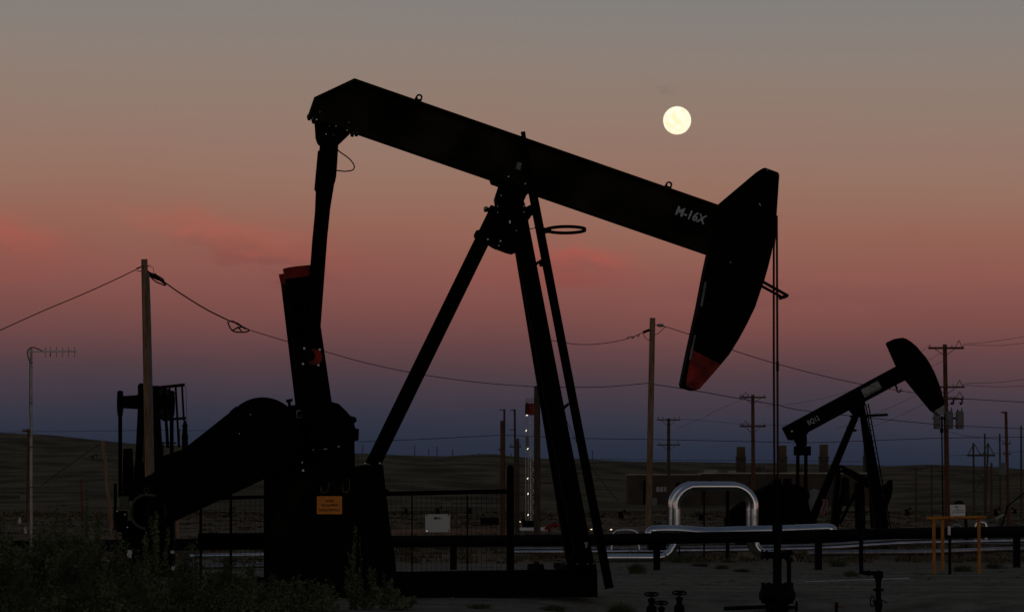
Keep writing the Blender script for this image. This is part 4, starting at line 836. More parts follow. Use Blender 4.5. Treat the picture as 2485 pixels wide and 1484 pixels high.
# splice bundle
sp_ = empty('cable_splice', P(380, 678, 80), 'dark looped cable splice hanging beside the top of the tall pole', 'cable splice')
mb = MB()
for pts in ([(357, 657), (368, 664), (380, 671), (392, 679), (404, 688)], [(358, 660), (366, 672), (378, 683), (392, 689), (401, 692), (398, 684), (384, 674), (370, 664)], [(358, 658), (374, 669), (388, 680), (402, 690)], [(374, 663), (384, 670), (393, 675), (398, 681)]):
    mb = MB(); mb.tube(spline([P(x, y, 80) for x, y in pts], 5), 1.9 * 80 / FPX, 6); mb.build('loop_strap', 'dark', sp_, smooth=True)
mb = MB(); mb.prism(Frame(80), [(360, 658), (378, 666), (384, 672), (398, 680), (400, 686), (378, 678), (366, 672)], -.03, .03); mb.build('splice_bundle', 'dark', sp_, smooth=True)
hk = empty('cable_loop', P(578, 792, 80), 'black looped cable hanger halfway along the sagging wire', 'cable loop')
mb = MB()
for pts in ([(557, 778), (566, 781), (576, 784), (588, 792), (600, 798), (604, 801), (600, 804), (588, 805.5), (572, 805), (562, 800), (556, 790), (552, 780)], [(565, 801), (576, 795), (586, 793)], [(576, 792), (586, 803)], [(555, 780), (565, 779), (574, 785), (583, 790), (596, 798)]):
    mb.tube(spline([P(x, y, 80) for x, y in pts], 4), 1.9 * 80 / FPX, 6)
mb.build('loop_strap', 'dark', hk, smooth=True)
pole(1583, 771, 1572, 1330, 110, 13.5, 16, 'wood', 'tall plain wooden pole standing left of the big arched pipe loop', steps=None)
pole(1303, 936, 1303, 1300, 105, 15, 17, 'darkwood', 'dark wooden pole close behind the front leg of the main pumpjack')
pole(1223.5, 992, 1222, 1285, 140, 5, 7, 'darkwood', 'left one of the two slim tall poles near the drilling mast', arms=((1211, 1223, 994, 2, ()),), braces=False)
pole(1217.5, 1020, 1218, 1285, 139, 8, 10, 'redwood', 'shorter red brown pole touching the left slim pole near the mast', arms=((1209, 1217, 1090, 4, ()),), braces=False)
pole(1256, 1063, 1257, 1285, 143, 7, 8, 'darkwood', 'short dark pole touching the right slim pole near the mast', arms=((1236, 1264, 1083, 3, (1240, 1262)),), braces=False)
pole(1248.5, 992, 1252, 1285, 142, 5, 7, 'darkwood', 'right one of the two slim tall poles near the drilling mast', arms=((1238, 1248, 994, 2, ()), (1236, 1247, 1042, 2, ()), ) , braces=False)
pole(1622, 1014, 1622, 1275, 220, 7.5, 9, 'darkwood', 'small pole with two crossarms just right of the tall plain pole', arms=((1594, 1650, 1018, 3, (1597, 1608, 1637, 1648)), (1594, 1650, 1078.5, 3, (1599, 1645))))
pole(1826, 957, 1828, 1290, 200, 8, 11, 'redwood', 'red brown pole with two crossarms between the two bigger pumpjacks', arms=((1794, 1858, 963.5, 4, (1797, 1802, 1815, 1854)), (1794, 1858, 1033.5, 4, (1797, 1802, 1815, 1854))))
mb_arm = [(1809, 963), (1809, 1033)]
p4 = [o for o in bpy.data.objects if o.get('label', '').startswith('red brown pole with two crossarms')][0]
for xx_, yy_ in mb_arm:
    mb = MB(); mb.bar(P(xx_ - 7, yy_, 199.6), P(xx_, yy_ - 13, 199.6), .03, .03); mb.bar(P(xx_, yy_ - 13, 199.6), P(xx_ + 7, yy_, 199.6), .03, .03); mb.build('peak_bracket', 'darkwood', p4)
p5 = pole(2292, 835, 2299, 1300, 160, 10, 13.5, 'redwood', 'red brown pole with three crossarms and grey transformers at far right', arms=((2252, 2338, 844, 5, (2256, 2309, 2336)), (2262, 2340, 938.5, 4, (2312, 2337)), (2272, 2338, 967, 4, (2316, 2336))))
for x, w_ in ((2273, 17), (2303, 18), (2328, 20)):
    s = 160 / FPX; mb = MB(); mb.lathe(P(x, 1000, 159.4), [(2 * s, 4 * s), (w_ * .42 * s, 3 * s), (w_ * .5 * s, -1 * s), (w_ * .5 * s, -37 * s), (w_ * .45 * s, -40 * s)], 16); t_ = mb.build('transformer', 'greysteel', p5, smooth=True)
    mb = MB(); mb.lathe(P(x - 2 if x != 2273 else x, 1031, 159.4), [(w_ * .34 * s, 0), (w_ * .505 * s, 0), (w_ * .505 * s, -3 * s), (w_ * .34 * s, -3 * s)], 12); mb.build('red_band', 'redfade', t_)
    mb = MB(); mb.lathe(P(x + 5, 1000, 159.4), [(1.6 * s, 0), (1.6 * s, 4 * s), (0.8 * s, 12 * s)], 8); mb.lathe(P(x - 5, 1000, 159.4), [(1.6 * s, 0), (1.2 * s, 8 * s)], 8); mb.build('bushing', 'dark', t_)
mb = MB(); mb.bar(P(2262, 1014, 159.8), P(2338, 1014, 159.8), .1, .1); mb.build('hanger_bar', 'dark', p5)
for yy, hh2 in ((843, 18), (938, 17), (966, 16)):
    mb = MB(); x0 = 2317 if yy < 900 else 2319; 
    mb.bar(P(x0, yy, 159.6), P(x0 + 9, yy - hh2, 159.6), .03, .03); mb.bar(P(x0 + 9, yy - hh2, 159.6), P(x0 + 17, yy, 159.6), .03, .03); mb.build('peak_bracket', 'darkwood', p5)
for x in (2312, 2333):
    mb = MB(); mb.tube(spline([P(x, 968, 159.5), P(x + 1, 977, 159.5), P(x - 3, 980, 159.5), P(x - 4, 975, 159.5)], 4), .04, 6); mb.build('cutout_switch', 'dark', p5)
p6 = pole(2440, 998, 2447, 1290, 210, 7, 9, 'redwood', 'leaning red brown pole with one grey transformer near the right edge', arms=((2429, 2443, 1000, 4, ()), (2431, 2452, 1076, 2.5, (2434, 2450)), (2433, 2453, 1101, 3, (2436, 2450))), braces=False)
s = 210 / FPX; mb = MB(); mb.lathe(P(2432, 1124, 209.5), [(2 * s, 3 * s), (9 * s, 0), (10 * s, -1 * s), (10 * s, -26 * s)], 14); mb.build('transformer', 'greysteel', p6, smooth=True)
FARP = 'far small poles at the right edge of the field'
pole(2361, 1074, 2363, 1230, 330, 4.5, 5.5, 'darkwood', 'left post of the far two-post power frame at right', group=FARP)
pole(2397, 1074, 2391, 1230, 331, 4, 5, 'darkwood', 'right post of the far two-post power frame at right', group=FARP)
hf = empty('crossbeam', P(2370, 1103, 330), 'dark crossbeam with struts spanning the far two-post power frame', 'crossbeam')
mb = MB(); mb.bar(P(2346, 1104, 329.5), P(2414, 1104, 329.5), .15, .2); mb.build('beam', 'darkwood', hf)
for a, b in (((2362, 1076), (2348, 1103)), ((2363, 1076), (2380, 1103)), ((2396, 1076), (2384, 1103)), ((2397, 1076), (2412, 1103)), ((2395, 1143), (2364, 1190)), ((2364, 1143), (2392, 1170))): 
    mb = MB(); mb.bar(P(*a, 329.6), P(*b, 329.6), .08, .08); mb.build('strut', 'darkwood', hf)
for x, y, w_, lab in ((2389, 1051, 4, 'tall slim pole rising through the far power frame'), (2430, 1051, 4, 'slim pole left of the leaning transformer pole'), (2477, 1032, 4, 'slim pole at the very right edge of the picture'), (2405, 1122, 5, 'short reddish pole right of the far power frame')):
    pole(x - (5 if x == 2430 else 0), y, x - (3 if x == 2430 else 0), 1240, 340, w_, w_ + 1.5, 'darkwood' if w_ < 5 else 'redwood', lab, group=FARP)
pole(2222, 1133, 2222, 1262, 260, 4, 6, 'darkwood', 'short pole with one crossarm left of the two before the right hill', arms=((2204, 2240, 1137, 2.5, ()),), braces=False, group=FARP)
pole(2260, 1127, 2260, 1262, 262, 4, 6, 'darkwood', 'short pole with one crossarm nearest the red brown transformer pole', arms=((2242, 2280, 1130, 2.5, ()),), braces=False, group=FARP)
pole(2109, 1058, 2109, 1240, 600, 1.6, 2, 'darkwood', 'hair thin distant pole right of the third flue', group=FARP)
pole(2150, 1170, 2151, 1290, 180, 2, 2.4, 'darkwood', 'thin stake pole right of the half hidden pumpjack', group=FARP)
pole(69, 1040, 66, 1225, 300, 6, 7, 'redwood', 'small far pole with a short crossarm behind the antenna mast', arms=((54, 73, 1045, 5, (58, 64)),), braces=False, group=None)
pole(250, 1068, 271, 1285, 85, 8.5, 11, 'wood', 'short leaning bare wooden pole left of the tall pole', group=None)
pole(435, 1040, 431, 1290, 130, 5, 9, 'wood', 'slim wooden pole glimpsed behind the ladder cage at left', group=None)
pole(197, 1160, 200, 1285, 110, 4, 6, 'redwood', 'faint short wooden stake among the weeds at left', group=None)
# ridge poles
for i, x in enumerate((98, 150, 163, 198, 880, 1006, 1040, 1060, 1098, 1162, 1240, 1437, 1790)):
    yb = 1070 + (x / 2484) * 65; hgt = random.choice((5, 8, 12, 18)) if x not in (1006, 1437) else 20
    mb = MB(); mb.cyl(P(x, yb + 14, 2200), P(x, yb - hgt + 3, 2200), 0.28, 6)
    tag(mb.build('ridge_pole', 'darkwood', loc=P(x, yb, 2200)), 'tiny dark pole on the hill ridge', 'pole', 'tiny poles along the hill ridge')

# ------------------------------------------------------------------ wires
def wire(pts, Y, r, label, name='power_line', cat='wire', group=None, k=10, m='dark'):
    q = [P(p[0], p[1], p[2] if len(p) > 2 else Y) for p in pts]
    mb = MB(); mb.tube(spline(q, k), r, 5); return tag(mb.build(name, m, smooth=True, loc=q[0]), label, cat, group)
wire([(-40, 818), (0, 801), (100, 756), (200, 714), (280, 678), (342, 648)], 80, 0.013, 'cable rising from the left edge to the tall wooden pole')
wire([(404, 688), (440, 713), (500, 750), (556, 778)], 80, 0.018, 'thick cable from the splice down to the hanging loop')
wire([(604, 800), (700, 829, 83), (790, 853, 86), (900, 883, 90), (1040, 911, 95), (1180, 929, 100), (1303, 938, 105)], 80, 0.011, 'long sagging wire from the loop past the samson post')
wire([(1303, 938, 105), (1400, 939, 107), (1480, 937, 109), (1574, 929, 110)], 105, 0.012, 'level wire between the dark pole and the tall plain pole')
wire([(1329, 824, 106), (1400, 835, 107), (1460, 833, 108), (1520, 822, 109), (1560, 806, 110)], 106, 0.012, 'cable drooping to the left of the tall plain pole top')
wire([(1520, 822), (1523, 818), (1533, 816), (1534, 821), (1541, 815), (1546, 812), (1548, 817), (1552, 810)], 110, 0.012, 'small dangling cable ties left of the tall plain pole top')
wire([(1560, 806), (1563, 815), (1570, 823), (1577, 825)], 110, 0.012, 'short drooping jumper left of the tall plain pole top')
wire([(1560, 806), (1568, 803), (1576, 800)], 110, 0.05, 'dark end grip of the cable at the tall plain pole', 'cable_grip', 'cable grip')
wire([(1590, 787), (1620, 794), (1700, 820), (1777, 849), (1880, 881, 115), (2000, 912, 120), (2093, 932, 124), (2228, 954, 130), (2340, 967, 145)], 110, 0.014, 'upper wire running from the tall plain pole behind the horse head')
wire([(1588, 812), (1597, 808), (1606, 800), (1614, 792)], 110, 0.012, 'short jumper loop at the tall plain pole top')
mb = MB(); mb.lathe(P(1602, 789, 110), [(.02, -.12), (.05, -.1), (.06, 0), (.05, .1), (.02, .12)], 8, 'X'); tag(mb.build('strain_insulator', 'galv', smooth=True), 'small pale strain insulator right of the tall plain pole top', 'insulator')
wire([(1587, 932, 110), (1680, 946), (1780, 964), (1880, 981, 115), (1966, 997.5, 118), (2262, 1028, 130), (2340, 1033, 140), (2484, 1039, 150), (2600, 1040, 160)], 110, 0.014, 'lower wire from the tall plain pole across the right pumpjack')
wire([(2340, 967, 150), (2484, 975, 155), (2600, 978, 160)], 150, 0.017, 'dark wire running off right from the lowest crossarm')
wire([(868, 1071), (1000, 1066), (1100, 1061), (1212, 1055)], 142, 0.013, 'faint wire from the gearbox to the slim poles by the mast')
wire([(1225, 1055), (1300, 1058), (1430, 1063), (1620, 1066), (1800, 1070), (1960, 1073), (2140, 1067), (2290, 1062), (2484, 1060), (2600, 1058)], 170, 0.016, 'long level wire low in the sky over the flues')
wire([(1380, 1112), (1600, 1115), (1800, 1116), (2000, 1118), (2120, 1120)], 400, 0.024, 'faint far wire just above the plant roof')
wire([(-20, 1050), (60, 1046), (160, 1046), (400, 1043), (560, 1045)], 300, 0.018, 'faint far wire crossing low at the left')
wire([(2338, 834), (2400, 829), (2484, 816), (2560, 800)], 160, 0.010, 'uppermost thin wire leaving right from the top crossarm')
wire([(2338, 836), (2420, 838), (2484, 832), (2560, 826)], 160, 0.010, 'second thin wire leaving right from the top crossarm')
wire([(2340, 930), (2420, 927), (2484, 920), (2560, 912)], 160, 0.010, 'thin wire leaving right above the middle crossarm')
wire([(2340, 934), (2420, 938), (2484, 936), (2560, 934)], 160, 0.010, 'thin wire leaving right level with the middle crossarm')
for a, lab in (([(2256, 836), (2210, 870), (2150, 905), (2070, 945), (1950, 975), (1858, 985)], 'outer thin wire sloping left from the top crossarm'), ([(2290, 852), (2230, 885), (2150, 925), (2060, 955)], 'middle thin wire sloping left from the top crossarm'), ([(2292, 872), (2240, 900), (2170, 935)], 'inner thin wire sloping left from the red brown pole')):
    wire([(x, y, 160 + i * 8) for i, (x, y) in enumerate(a)], 160, 0.008, lab)
for a, lab in (([(2270, 935), (2210, 965), (2120, 1005), (2030, 1040)], 'faint slanting wire below the raised horse head, uppermost'), ([(2272, 965), (2220, 990), (2130, 1030), (2060, 1050)], 'faint slanting wire below the raised horse head, lowest')):
    wire(a, 170, 0.008, lab)
wire([(2300, 1046), (2340, 1056), (2400, 1063), (2440, 1070)], 170, 0.009, 'short sagging wire right of the transformers')
wire([(2300, 1105), (2350, 1103), (2420, 1098), (2484, 1094)], 300, 0.016, 'faint wire level with the far crossbeam')
wire([(1650, 1016), (1730, 1022), (1826, 1030), (1950, 1030)], 210, 0.010, 'thin wire joining the two crossarm poles')
wire([(1826, 960), (1760, 985), (1700, 1015), (1640, 1040)], 205, 0.008, 'thin wire sloping down left from the red crossarm pole')
wire([(240, 1078), (200, 1105), (150, 1140), (100, 1178)], 85, 0.008, 'guy wire slanting left from the short leaning pole')
wire([(1366, 1000), (1388, 1050), (1420, 1110), (1470, 1180), (1500, 1215)], 60, 0.005, 'thin guy wire slanting behind the ladder')
wire([(-20, 1213), (300, 1190), (1500, 1165)], 900, 0.05, 'faint far line along the foot of the hill', m='darkwood')

# ------------------------------------------------------------------ antenna mast at left
an = empty('antenna_mast', (P(76, 1300, 62).x, 62, 0), 'slender silver mast with a comb-like radio antenna at far left', 'antenna')
s62 = 62 / FPX
mb = MB(); mb.cyl(P(76, 1420, 62), P(75.5, 845, 62), 3.4 * s62, 12); mb.build('mast', 'galv', an, smooth=True)
for y in (879, 977, 1083, 1180):
    mb = MB(); mb.cyl(P(75.5, y, 62), P(75.5, y + 1.6, 62), 4.2 * s62, 12); mb.build('clamp', 'dark', an)
mb = MB(); mb.bar(P(68, 853.5, 61.9), P(185.5, 852, 61.9), 3.6 * s62, 3.6 * s62); mb.build('boom', 'galv', an)
for x in (110, 122, 137, 152, 166, 181):
    mb = MB(); mb.cyl(P(x, 841, 61.9), P(x, 866, 61.9), 0.7 * s62, 5); mb.build('element', 'greysteel', an)
mb = MB(); mb.tube(spline([P(72, 876, 61.9), P(67.5, 862, 61.9), P(67, 851, 61.9), P(73, 844, 61.9), P(82, 842.5, 61.9), P(94, 847, 61.9), P(105, 852, 61.9), P(118, 853, 61.9)], 5), 1.3 * s62, 6); mb.build('feed_cable', 'dark', an, smooth=True)
mb = MB(); mb.tube([P(72, 876, 61.8), P(71.5, 980, 61.8), P(74, 1060, 61.8)], .7 * s62, 5); mb.build('feed_cable', 'dark', an)
mb = MB(); mb.cyl(P(122, 856, 61.9), P(122, 864, 61.9), 1.2 * s62, 6); mb.build('connector', 'dark', an)

# ------------------------------------------------------------------ drilling mast with lights
YM = 165; sM = YM / FPX
dm = empty('drilling_mast', (P(1292, 1290, YM).x, YM, 0), 'pale lattice drilling mast with a red crown and lamps down one side', 'drilling mast')
mb = MB()
for x in (1285.5, 1296):
    for dY in (-.5, .5): mb.cyl(P(x, 1010, YM + dY), P(x + (1.5 if x > 1290 else 2), 1268, YM + dY), 1.0 * sM, 6)
n_ = 20
for i in range(n_):
    y0, y1 = 1010 + 258 * i / n_, 1010 + 258 * (i + 1) / n_
    a, b = (1285.5, 1296) if i % 2 else (1296, 1285.5)
    mb.cyl(P(a, y0, YM - .5), P(b, y1, YM - .5), 0.7 * sM, 5); mb.cyl(P(1285.5, y1, YM - .5), P(1297, y1, YM - .5), 0.5 * sM, 5)
mb.build('lattice', 'white', dm)
mb = MB()
for x in (1275, 1281): mb.cyl(P(x, 1012, YM - 1), P(x + .6, 1266, YM - 1), .9 * sM, 6)
mb.build('guide_rail', 'galv', dm)
mb = MB(); mb.box(P(1289.5, 992, YM), 11 * sM, 1.2, 27 * sM); mb.build('crown_block', 'red', dm)
mb = MB(); mb.box(P(1278.8, 992, YM - .1), 10 * sM, 1.0, 24 * sM); mb.lathe(P(1279.5, 980, YM - .1), [(4 * sM, 0), (3.6 * sM, 2.5 * sM), (1 * sM, 4 * sM)], 10); mb.build('crown_sheave', 'rust', dm)
mb = MB()
for x in (1275, 1280, 1285, 1289, 1295): mb.cyl(P(x, 966, YM), P(x, 985, YM), .4 * sM, 5)
mb.bar(P(1275, 967, YM), P(1296, 966, YM), .03, .03); mb.bar(P(1275, 973, YM), P(1296, 972, YM), .03, .03); mb.build('crown_railing', 'greysteel', dm)
mb = MB(); mb.box(P(1279, 1072, YM - .9), 8 * sM, .4, 30 * sM); mb.build('travelling_block', 'strip', dm)
for x, y, a in ((1278.2, 1007, 0), (1276.3, 1044, 1.2), (1280, 1088, 1.1), (1280, 1160, 1.1), (1281, 1197, 1.1), (1281, 1248, 1.1)):
    mb = MB(); L_ = 2.0 * sM; c_ = P(x, y, YM - 1.2); dv = Vector((math.cos(a), 0, math.sin(a))) * L_; mb.tube([c_ - dv, c_ + dv], 0.85 * sM, 8); mb.build('lamp', 'lamp', dm)
rb = empty('rig_base', (P(1285, 1290, YM).x, YM, 0), 'pale low rig platform with pipes at the foot of the drilling mast', 'rig platform')
mb = MB(); mb.box(P(1290, 1282, YM - 2), 80 * sM, 2, 7 * sM); mb.build('deck', 'white', rb)
mb = MB(); mb.box(P(1282, 1270, YM - 2), 30 * sM, 1.4, 16 * sM); mb.box(P(1270, 1262, YM - 2), 8 * sM, 1, 10 * sM); mb.build('machinery', 'dark', rb)
mb = MB(); mb.tube(spline([P(1322, 1284, YM - 4), P(1330, 1276, YM - 4), P(1345, 1272, YM - 4), P(1362, 1275, YM - 4)], 4), 3.5 * sM, 10); mb.tube([P(1330, 1276, YM - 4), P(1334, 1290, YM - 4)], 4 * sM, 10); tag(mb.build('red_hose', 'red', smooth=True, loc=P(1345, 1290, YM - 4)), 'thick dark red hose curving on the ground right of the rig platform', 'hose')
# yard lamps, plus one glint imitated by a glowing bulb
lamps = [(1260.5, 1265.3, 'lamp', 'yard lamp just left of the mast foot'), (1329, 1283, 'lamp', 'low yard lamp right of the red hose'), (1434, 1283.5, 'lamp', 'low yard lamp beside the foot of the ladder'), (1482.5, 1283.8, 'lamp', 'low yard lamp above the small pipe loop'), (1375, 1283.5, 'lampcool', 'faint low lamp between the samson post legs'),
         (1076.5, 1299.5, 'lampcool', 'bright lamp glimpsed under the white fence sign'), (1035.5, 1287, 'lampcool', 'small lamp at the lower left corner of the fence sign'), (2113, 1196.5, 'lampcool', 'tiny lamp between the two pumpjacks at right'), (1232, 1258, 'lampcool', 'tiny lamp beside the round fence post'), (1893, 1174, 'lampcool', 'tiny glowing bead imitating a glint above the right gearbox')]
for x, y, m, lab in lamps:
    Yl = min(240, gy(y) * 0.985) if x != 1035.5 else 52.1
    if x == 2113: Yl = 125
    if x == 1893: Yl = 103
    e_ = empty('light_point', P(x, y, Yl), lab, 'lamp', 'small yard lamps')
    s = Yl / FPX; c_ = P(x, y, Yl); r_ = (1.0 if m == 'lamp' else 0.95) * s; mb = MB()
    if m == 'lamp': mb.tube([c_ - Vector((2.2 * s, 0, 0)), c_ + Vector((2.2 * s, 0, 0.4 * s))], r_, 8)
    else: mb.lathe(c_, [(.1 * r_, -r_), (.8 * r_, -.6 * r_), (r_, 0), (.8 * r_, .6 * r_), (.1 * r_, r_)], 10)
    mb.build('bulb', m, e_, smooth=True)
    mb = MB(); mb.cyl(c_ + Vector((0, .1, 0)), Vector((c_.x, c_.y + .1, 0 if c_.z < 3 else c_.z - 12 * s)), .3 * s, 5); mb.build('post', 'dark', e_)

# ------------------------------------------------------------------ power plant and flues
YB = 900; sB = YB / FPX
bd = empty('plant_building', (P(1820, 1225, YB).x, YB, 0), 'long low brown plant building with a pale roof edge behind the right pumpjack', 'building')
def bx(name, x0, x1, y0, y1, Y, dep, m, parent):
    mb = MB(); a, b = P(x0, y0, Y), P(x1, y1, Y); mb.box(((a.x + b.x) / 2, Y + dep / 2, (a.z + b.z) / 2), abs(b.x - a.x), dep, abs(a.z - b.z)); return mb.build(name, m, parent)
wl = bx('wall', 1525, 1700, 1152, 1236, YB, 18, 'building', bd); bx('wall', 1700.5, 2125, 1149, 1236, YB + 2, 18, 'building', bd)
bx('roof_edge', 1523, 1701, 1149, 1151.7, YB - .3, 18.6, 'roofpale', bd); bx('roof_edge', 1702, 2127, 1145.5, 1148.7, YB + 1.6, 18.6, 'roofpale', bd)
bx('roof_unit', 1710, 1742, 1139, 1145.3, YB + 4, 5, 'offwhite', bd); bx('roof_unit', 1768, 1786, 1141, 1145.3, YB + 4, 5, 'offwhite', bd)
for x in (1592, 1601, 1610): bx('window', x, x + 7, 1180, 1192, YB - .15, .3, 'palebits', bd)
for x0, x1, y0, y1 in ((1560, 1575, 1165, 1225), (1640, 1650, 1170, 1225), (1900, 1920, 1160, 1225), (2040, 2060, 1160, 1225)): bx('door', x0, x1, y0, y1, YB - .1 if x0 < 1700 else YB + 1.9, .2, 'dark', bd)
for i, (x0, x1, yt) in enumerate(((1788, 1808, 1083), (1889, 1908, 1080), (1989.5, 2008.5, 1077.5), (2097, 2116, 1077))):
    e_ = empty('flue_stack', (P((x0 + x1) / 2, 1225, YB + 8).x, YB + 8, 0), ('square brown flue stack nearest the red crossarm pole', 'square brown flue stack just right of the hanging cables', 'square brown flue stack right of the small pitman arms', 'square brown flue stack hidden behind the right samson post')[i], 'flue stack', 'four flue stacks of the plant')
    bx('shaft', x0, x1, yt, 1150, YB + 6, 2.2, 'stack', e_)
    bx('gallery', x0 - 2.5, x1 + 2.5, 1107, 1112, YB + 5.6, 3, 'darkwood', e_); bx('casing', x0 - 1.2, x1 + 1.2, 1112.3, 1148.5, YB + 5.8, 2.6, 'building', e_)
    mb = MB()
    for k_ in range(5):
        xx = x0 - 3 + k_ * (x1 - x0 + 6) / 4; mb.bar(P(xx, 1103, YB + 5.5), P(xx, 1107, YB + 5.5), .08, .08)
    mb.bar(P(x0 - 3, 1103, YB + 5.5), P(x1 + 3, 1103, YB + 5.5), .08, .08); mb.build('railing', 'darkwood', e_)
for x, lab in ((1848, 'roof machinery between the first two flues'), (1950, 'roof machinery between the second and third flues')):
    e_ = empty('roof_machinery', P(x, 1145, YB + 6), lab, 'machinery', None)
    bx('cabinet', x - 14, x - 2, 1134, 1144.5, YB + 6, 2, 'building', e_); bx('cabinet', x + 1, x + 10, 1138, 1144.5, YB + 6, 2, 'stack', e_)
    mb = MB()
    for q_ in (-10, -5, 4): mb.cyl(P(x + q_, 1144, YB + 6.5), P(x + q_, 1124 + abs(q_), YB + 6.5), .2, 6)
    mb.build('vent_pipe', 'building', e_)
tk = MB(); s4 = 850 / FPX; tk.lathe(P(1976, 1215, 850), [(14 * s4, -23 * s4), (14 * s4, 20 * s4), (10 * s4, 27 * s4), (1 * s4, 30 * s4)], 20); tag(tk.build('storage_tank', 'greysteel', smooth=True, loc=P(1976, 1238, 850)), 'pale rounded tank seen behind the rear leg of the right pumpjack', 'tank')
def sbox(name, x0, x1, y0, y1, Y, m, label, cat, dep=2):
    e_ = empty(name, P((x0 + x1) / 2, y1, Y), label, cat); bx('body', x0, x1, y0, y1, Y, dep, m, e_)
    bx('top', x0 - .6, x1 + .6, y0 - 1.2, y0 - .05, Y - .1, dep + .2, 'dark' if m != 'dark' else 'building', e_); return e_
sbox('cabinet', 48, 63, 1197, 1214, 830, 'greysteel', 'small grey green cabinet in the field behind the antenna mast', 'cabinet', 1)
sbox('shed', 1385, 1408, 1267, 1276, 216, 'tan', 'small tan box structure behind the front leg', 'shed', 3)
sbox('shed', 1075, 1093, 1214, 1234, 760, 'greysteel', 'small pale shed far behind the mesh fence', 'shed', 4)
sbox('cabinet', 1578, 1594, 1206, 1238, 870, 'greysteel', 'grey cabinet right of the tall plain pole', 'cabinet', 2)
sbox('dark_shed', 1358, 1400, 1244, 1262, 297, 'dark', 'low dark shed behind the front leg of the main pumpjack', 'shed', 4)
sbox('dark_shed', 1165, 1210, 1255, 1273, 229, 'dark', 'low dark shed seen through the mesh fence', 'shed', 4)
sb_ = empty('slanted_board', (P(2425, 1300, 140).x, 140, 0), 'small pale slanted board on a post at far right above the pipes', 'board')
mb = MB(); mb.bar(P(2414, 1258, 140), P(2436, 1247, 140), .12, .10); mb.build('board', 'offwhite', sb_)
mb = MB(); mb.bar(P(2426, 1254, 140.1), Vector((P(2426, 1254, 140).x, 140.1, 0)), .06, .06); mb.build('post', 'darkwood', sb_)
mb = MB(); mb.bar(P(2445, 1225, 141), P(2418, 1310, 141), .08, .08); mb.bar(P(2484, 1195, 141), P(2440, 1230, 141), .06, .06); tag(mb.build('leaning_rod', 'dark', loc=P(2430, 1300, 141)), 'dark leaning rods beside the slanted board', 'rod')
mb = MB(); mb.box(P(2324 - 12, 1243 + 3, 139.5), 8 * .018, .2, 3 * .018); 
mb = MB(); mb.tube(spline([P(2283 + 30, 1240, 100), P(2317, 1222, 100), P(2325, 1218, 100), P(2334, 1220, 100), P(2340, 1240, 100), P(2343, 1262, 100), P(2344, 1334, 100)], 4), .05, 8); tag(mb.build('gooseneck_pipe', 'dark', smooth=True, loc=P(2343, 1262, 100)), 'dark gooseneck pipe curving behind the white notice', 'pipe')
# distant earth bank (tan) and pale line
bk = MB(); 
for x0, x1, y0, y1, Yb in ((930, 1250, 1283, 1297, 153),):
    a, b = P(x0, y0, Yb), P(x1, y0, Yb + 6); n = 30; vs = []
    for i in range(n + 1):
        p = a + (b - a) * (i / n); z = 1.45 - (y0 - HY) / FPX * Yb; h_ = max(0.15, P(0, y0, Yb).z) * (1 + .12 * mn.noise(Vector((i * .9, 0, 0))))
        vs += [Vector((p.x, p.y - .8, -0.02)), Vector((p.x, p.y, h_)), Vector((p.x, p.y + 1, h_ * .9)), Vector((p.x, p.y + 2, -0.02))]
    bk.v = vs; bk.f = [[i * 4 + k_, (i + 1) * 4 + k_, (i + 1) * 4 + k_ + 1, i * 4 + k_ + 1] for i in range(n) for k_ in range(3)]
tag(bk.build('earth_bank', 'tan'), kind='structure')
# field of small far poles and pump silhouettes
def gy_inv(Y): return HY + EYE * FPX / Y
def donkey(px, py, Y, size, label, flip=1):
    s = Y / FPX; e_ = empty('far_pumpjack', (P(px, py, Y).x, Y, 0), label, 'pumpjack', 'tiny far pumpjacks in the field'); fr = Frame(Y)
    mb = MB(); mb.prism(fr, [(px - 8 * size * flip, py - 14 * size), (px + 8 * size * flip, py - 19 * size), (px + 8 * size * flip, py - 17 * size), (px - 8 * size * flip, py - 12 * size)], -.2, .2); mb.build('beam', 'dark', e_)
    mb = MB(); mb.prism(fr, [(px + 7 * size * flip, py - 22 * size), (px + 10 * size * flip, py - 20 * size), (px + 10 * size * flip, py - 14 * size), (px + 8 * size * flip, py - 13 * size)], -.25, .25); mb.build('head', 'dark', e_)
    mb = MB(); mb.bar(P(px, py - 16 * size, Y), P(px - 4 * size, py, Y), .3, .3); mb.bar(P(px, py - 16 * size, Y), P(px + 4 * size, py, Y), .3, .3); mb.build('post', 'dark', e_)
donkey(225, 1121, 1500, 1.0, 'tiny dark pumpjack on the left hill slope')
for px_, sz_, fl_, Y_d in ((1062, 1.0, 1, 470), (1140, .9, -1, 520), (1356, .8, 1, 560), (1440, 1.0, -1, 450), (2200, 1.0, 1, 430), (2330, .9, -1, 480), (2415, 1.1, 1, 400), (2462, .8, -1, 520), (560, .9, 1, 500), (985, .8, -1, 540)):
    donkey(px_, gy_inv(Y_d), Y_d, sz_, 'tiny dark pumpjack far out on the scrub plain', fl_)
donkey(1700, 1262, 297, 0.9, 'tiny dark pumpjack inside the big pipe loop', -1)
donkey(1506, 1258, 333, 1.1, 'small grey pumpjack left of the tall plain pole', 1)
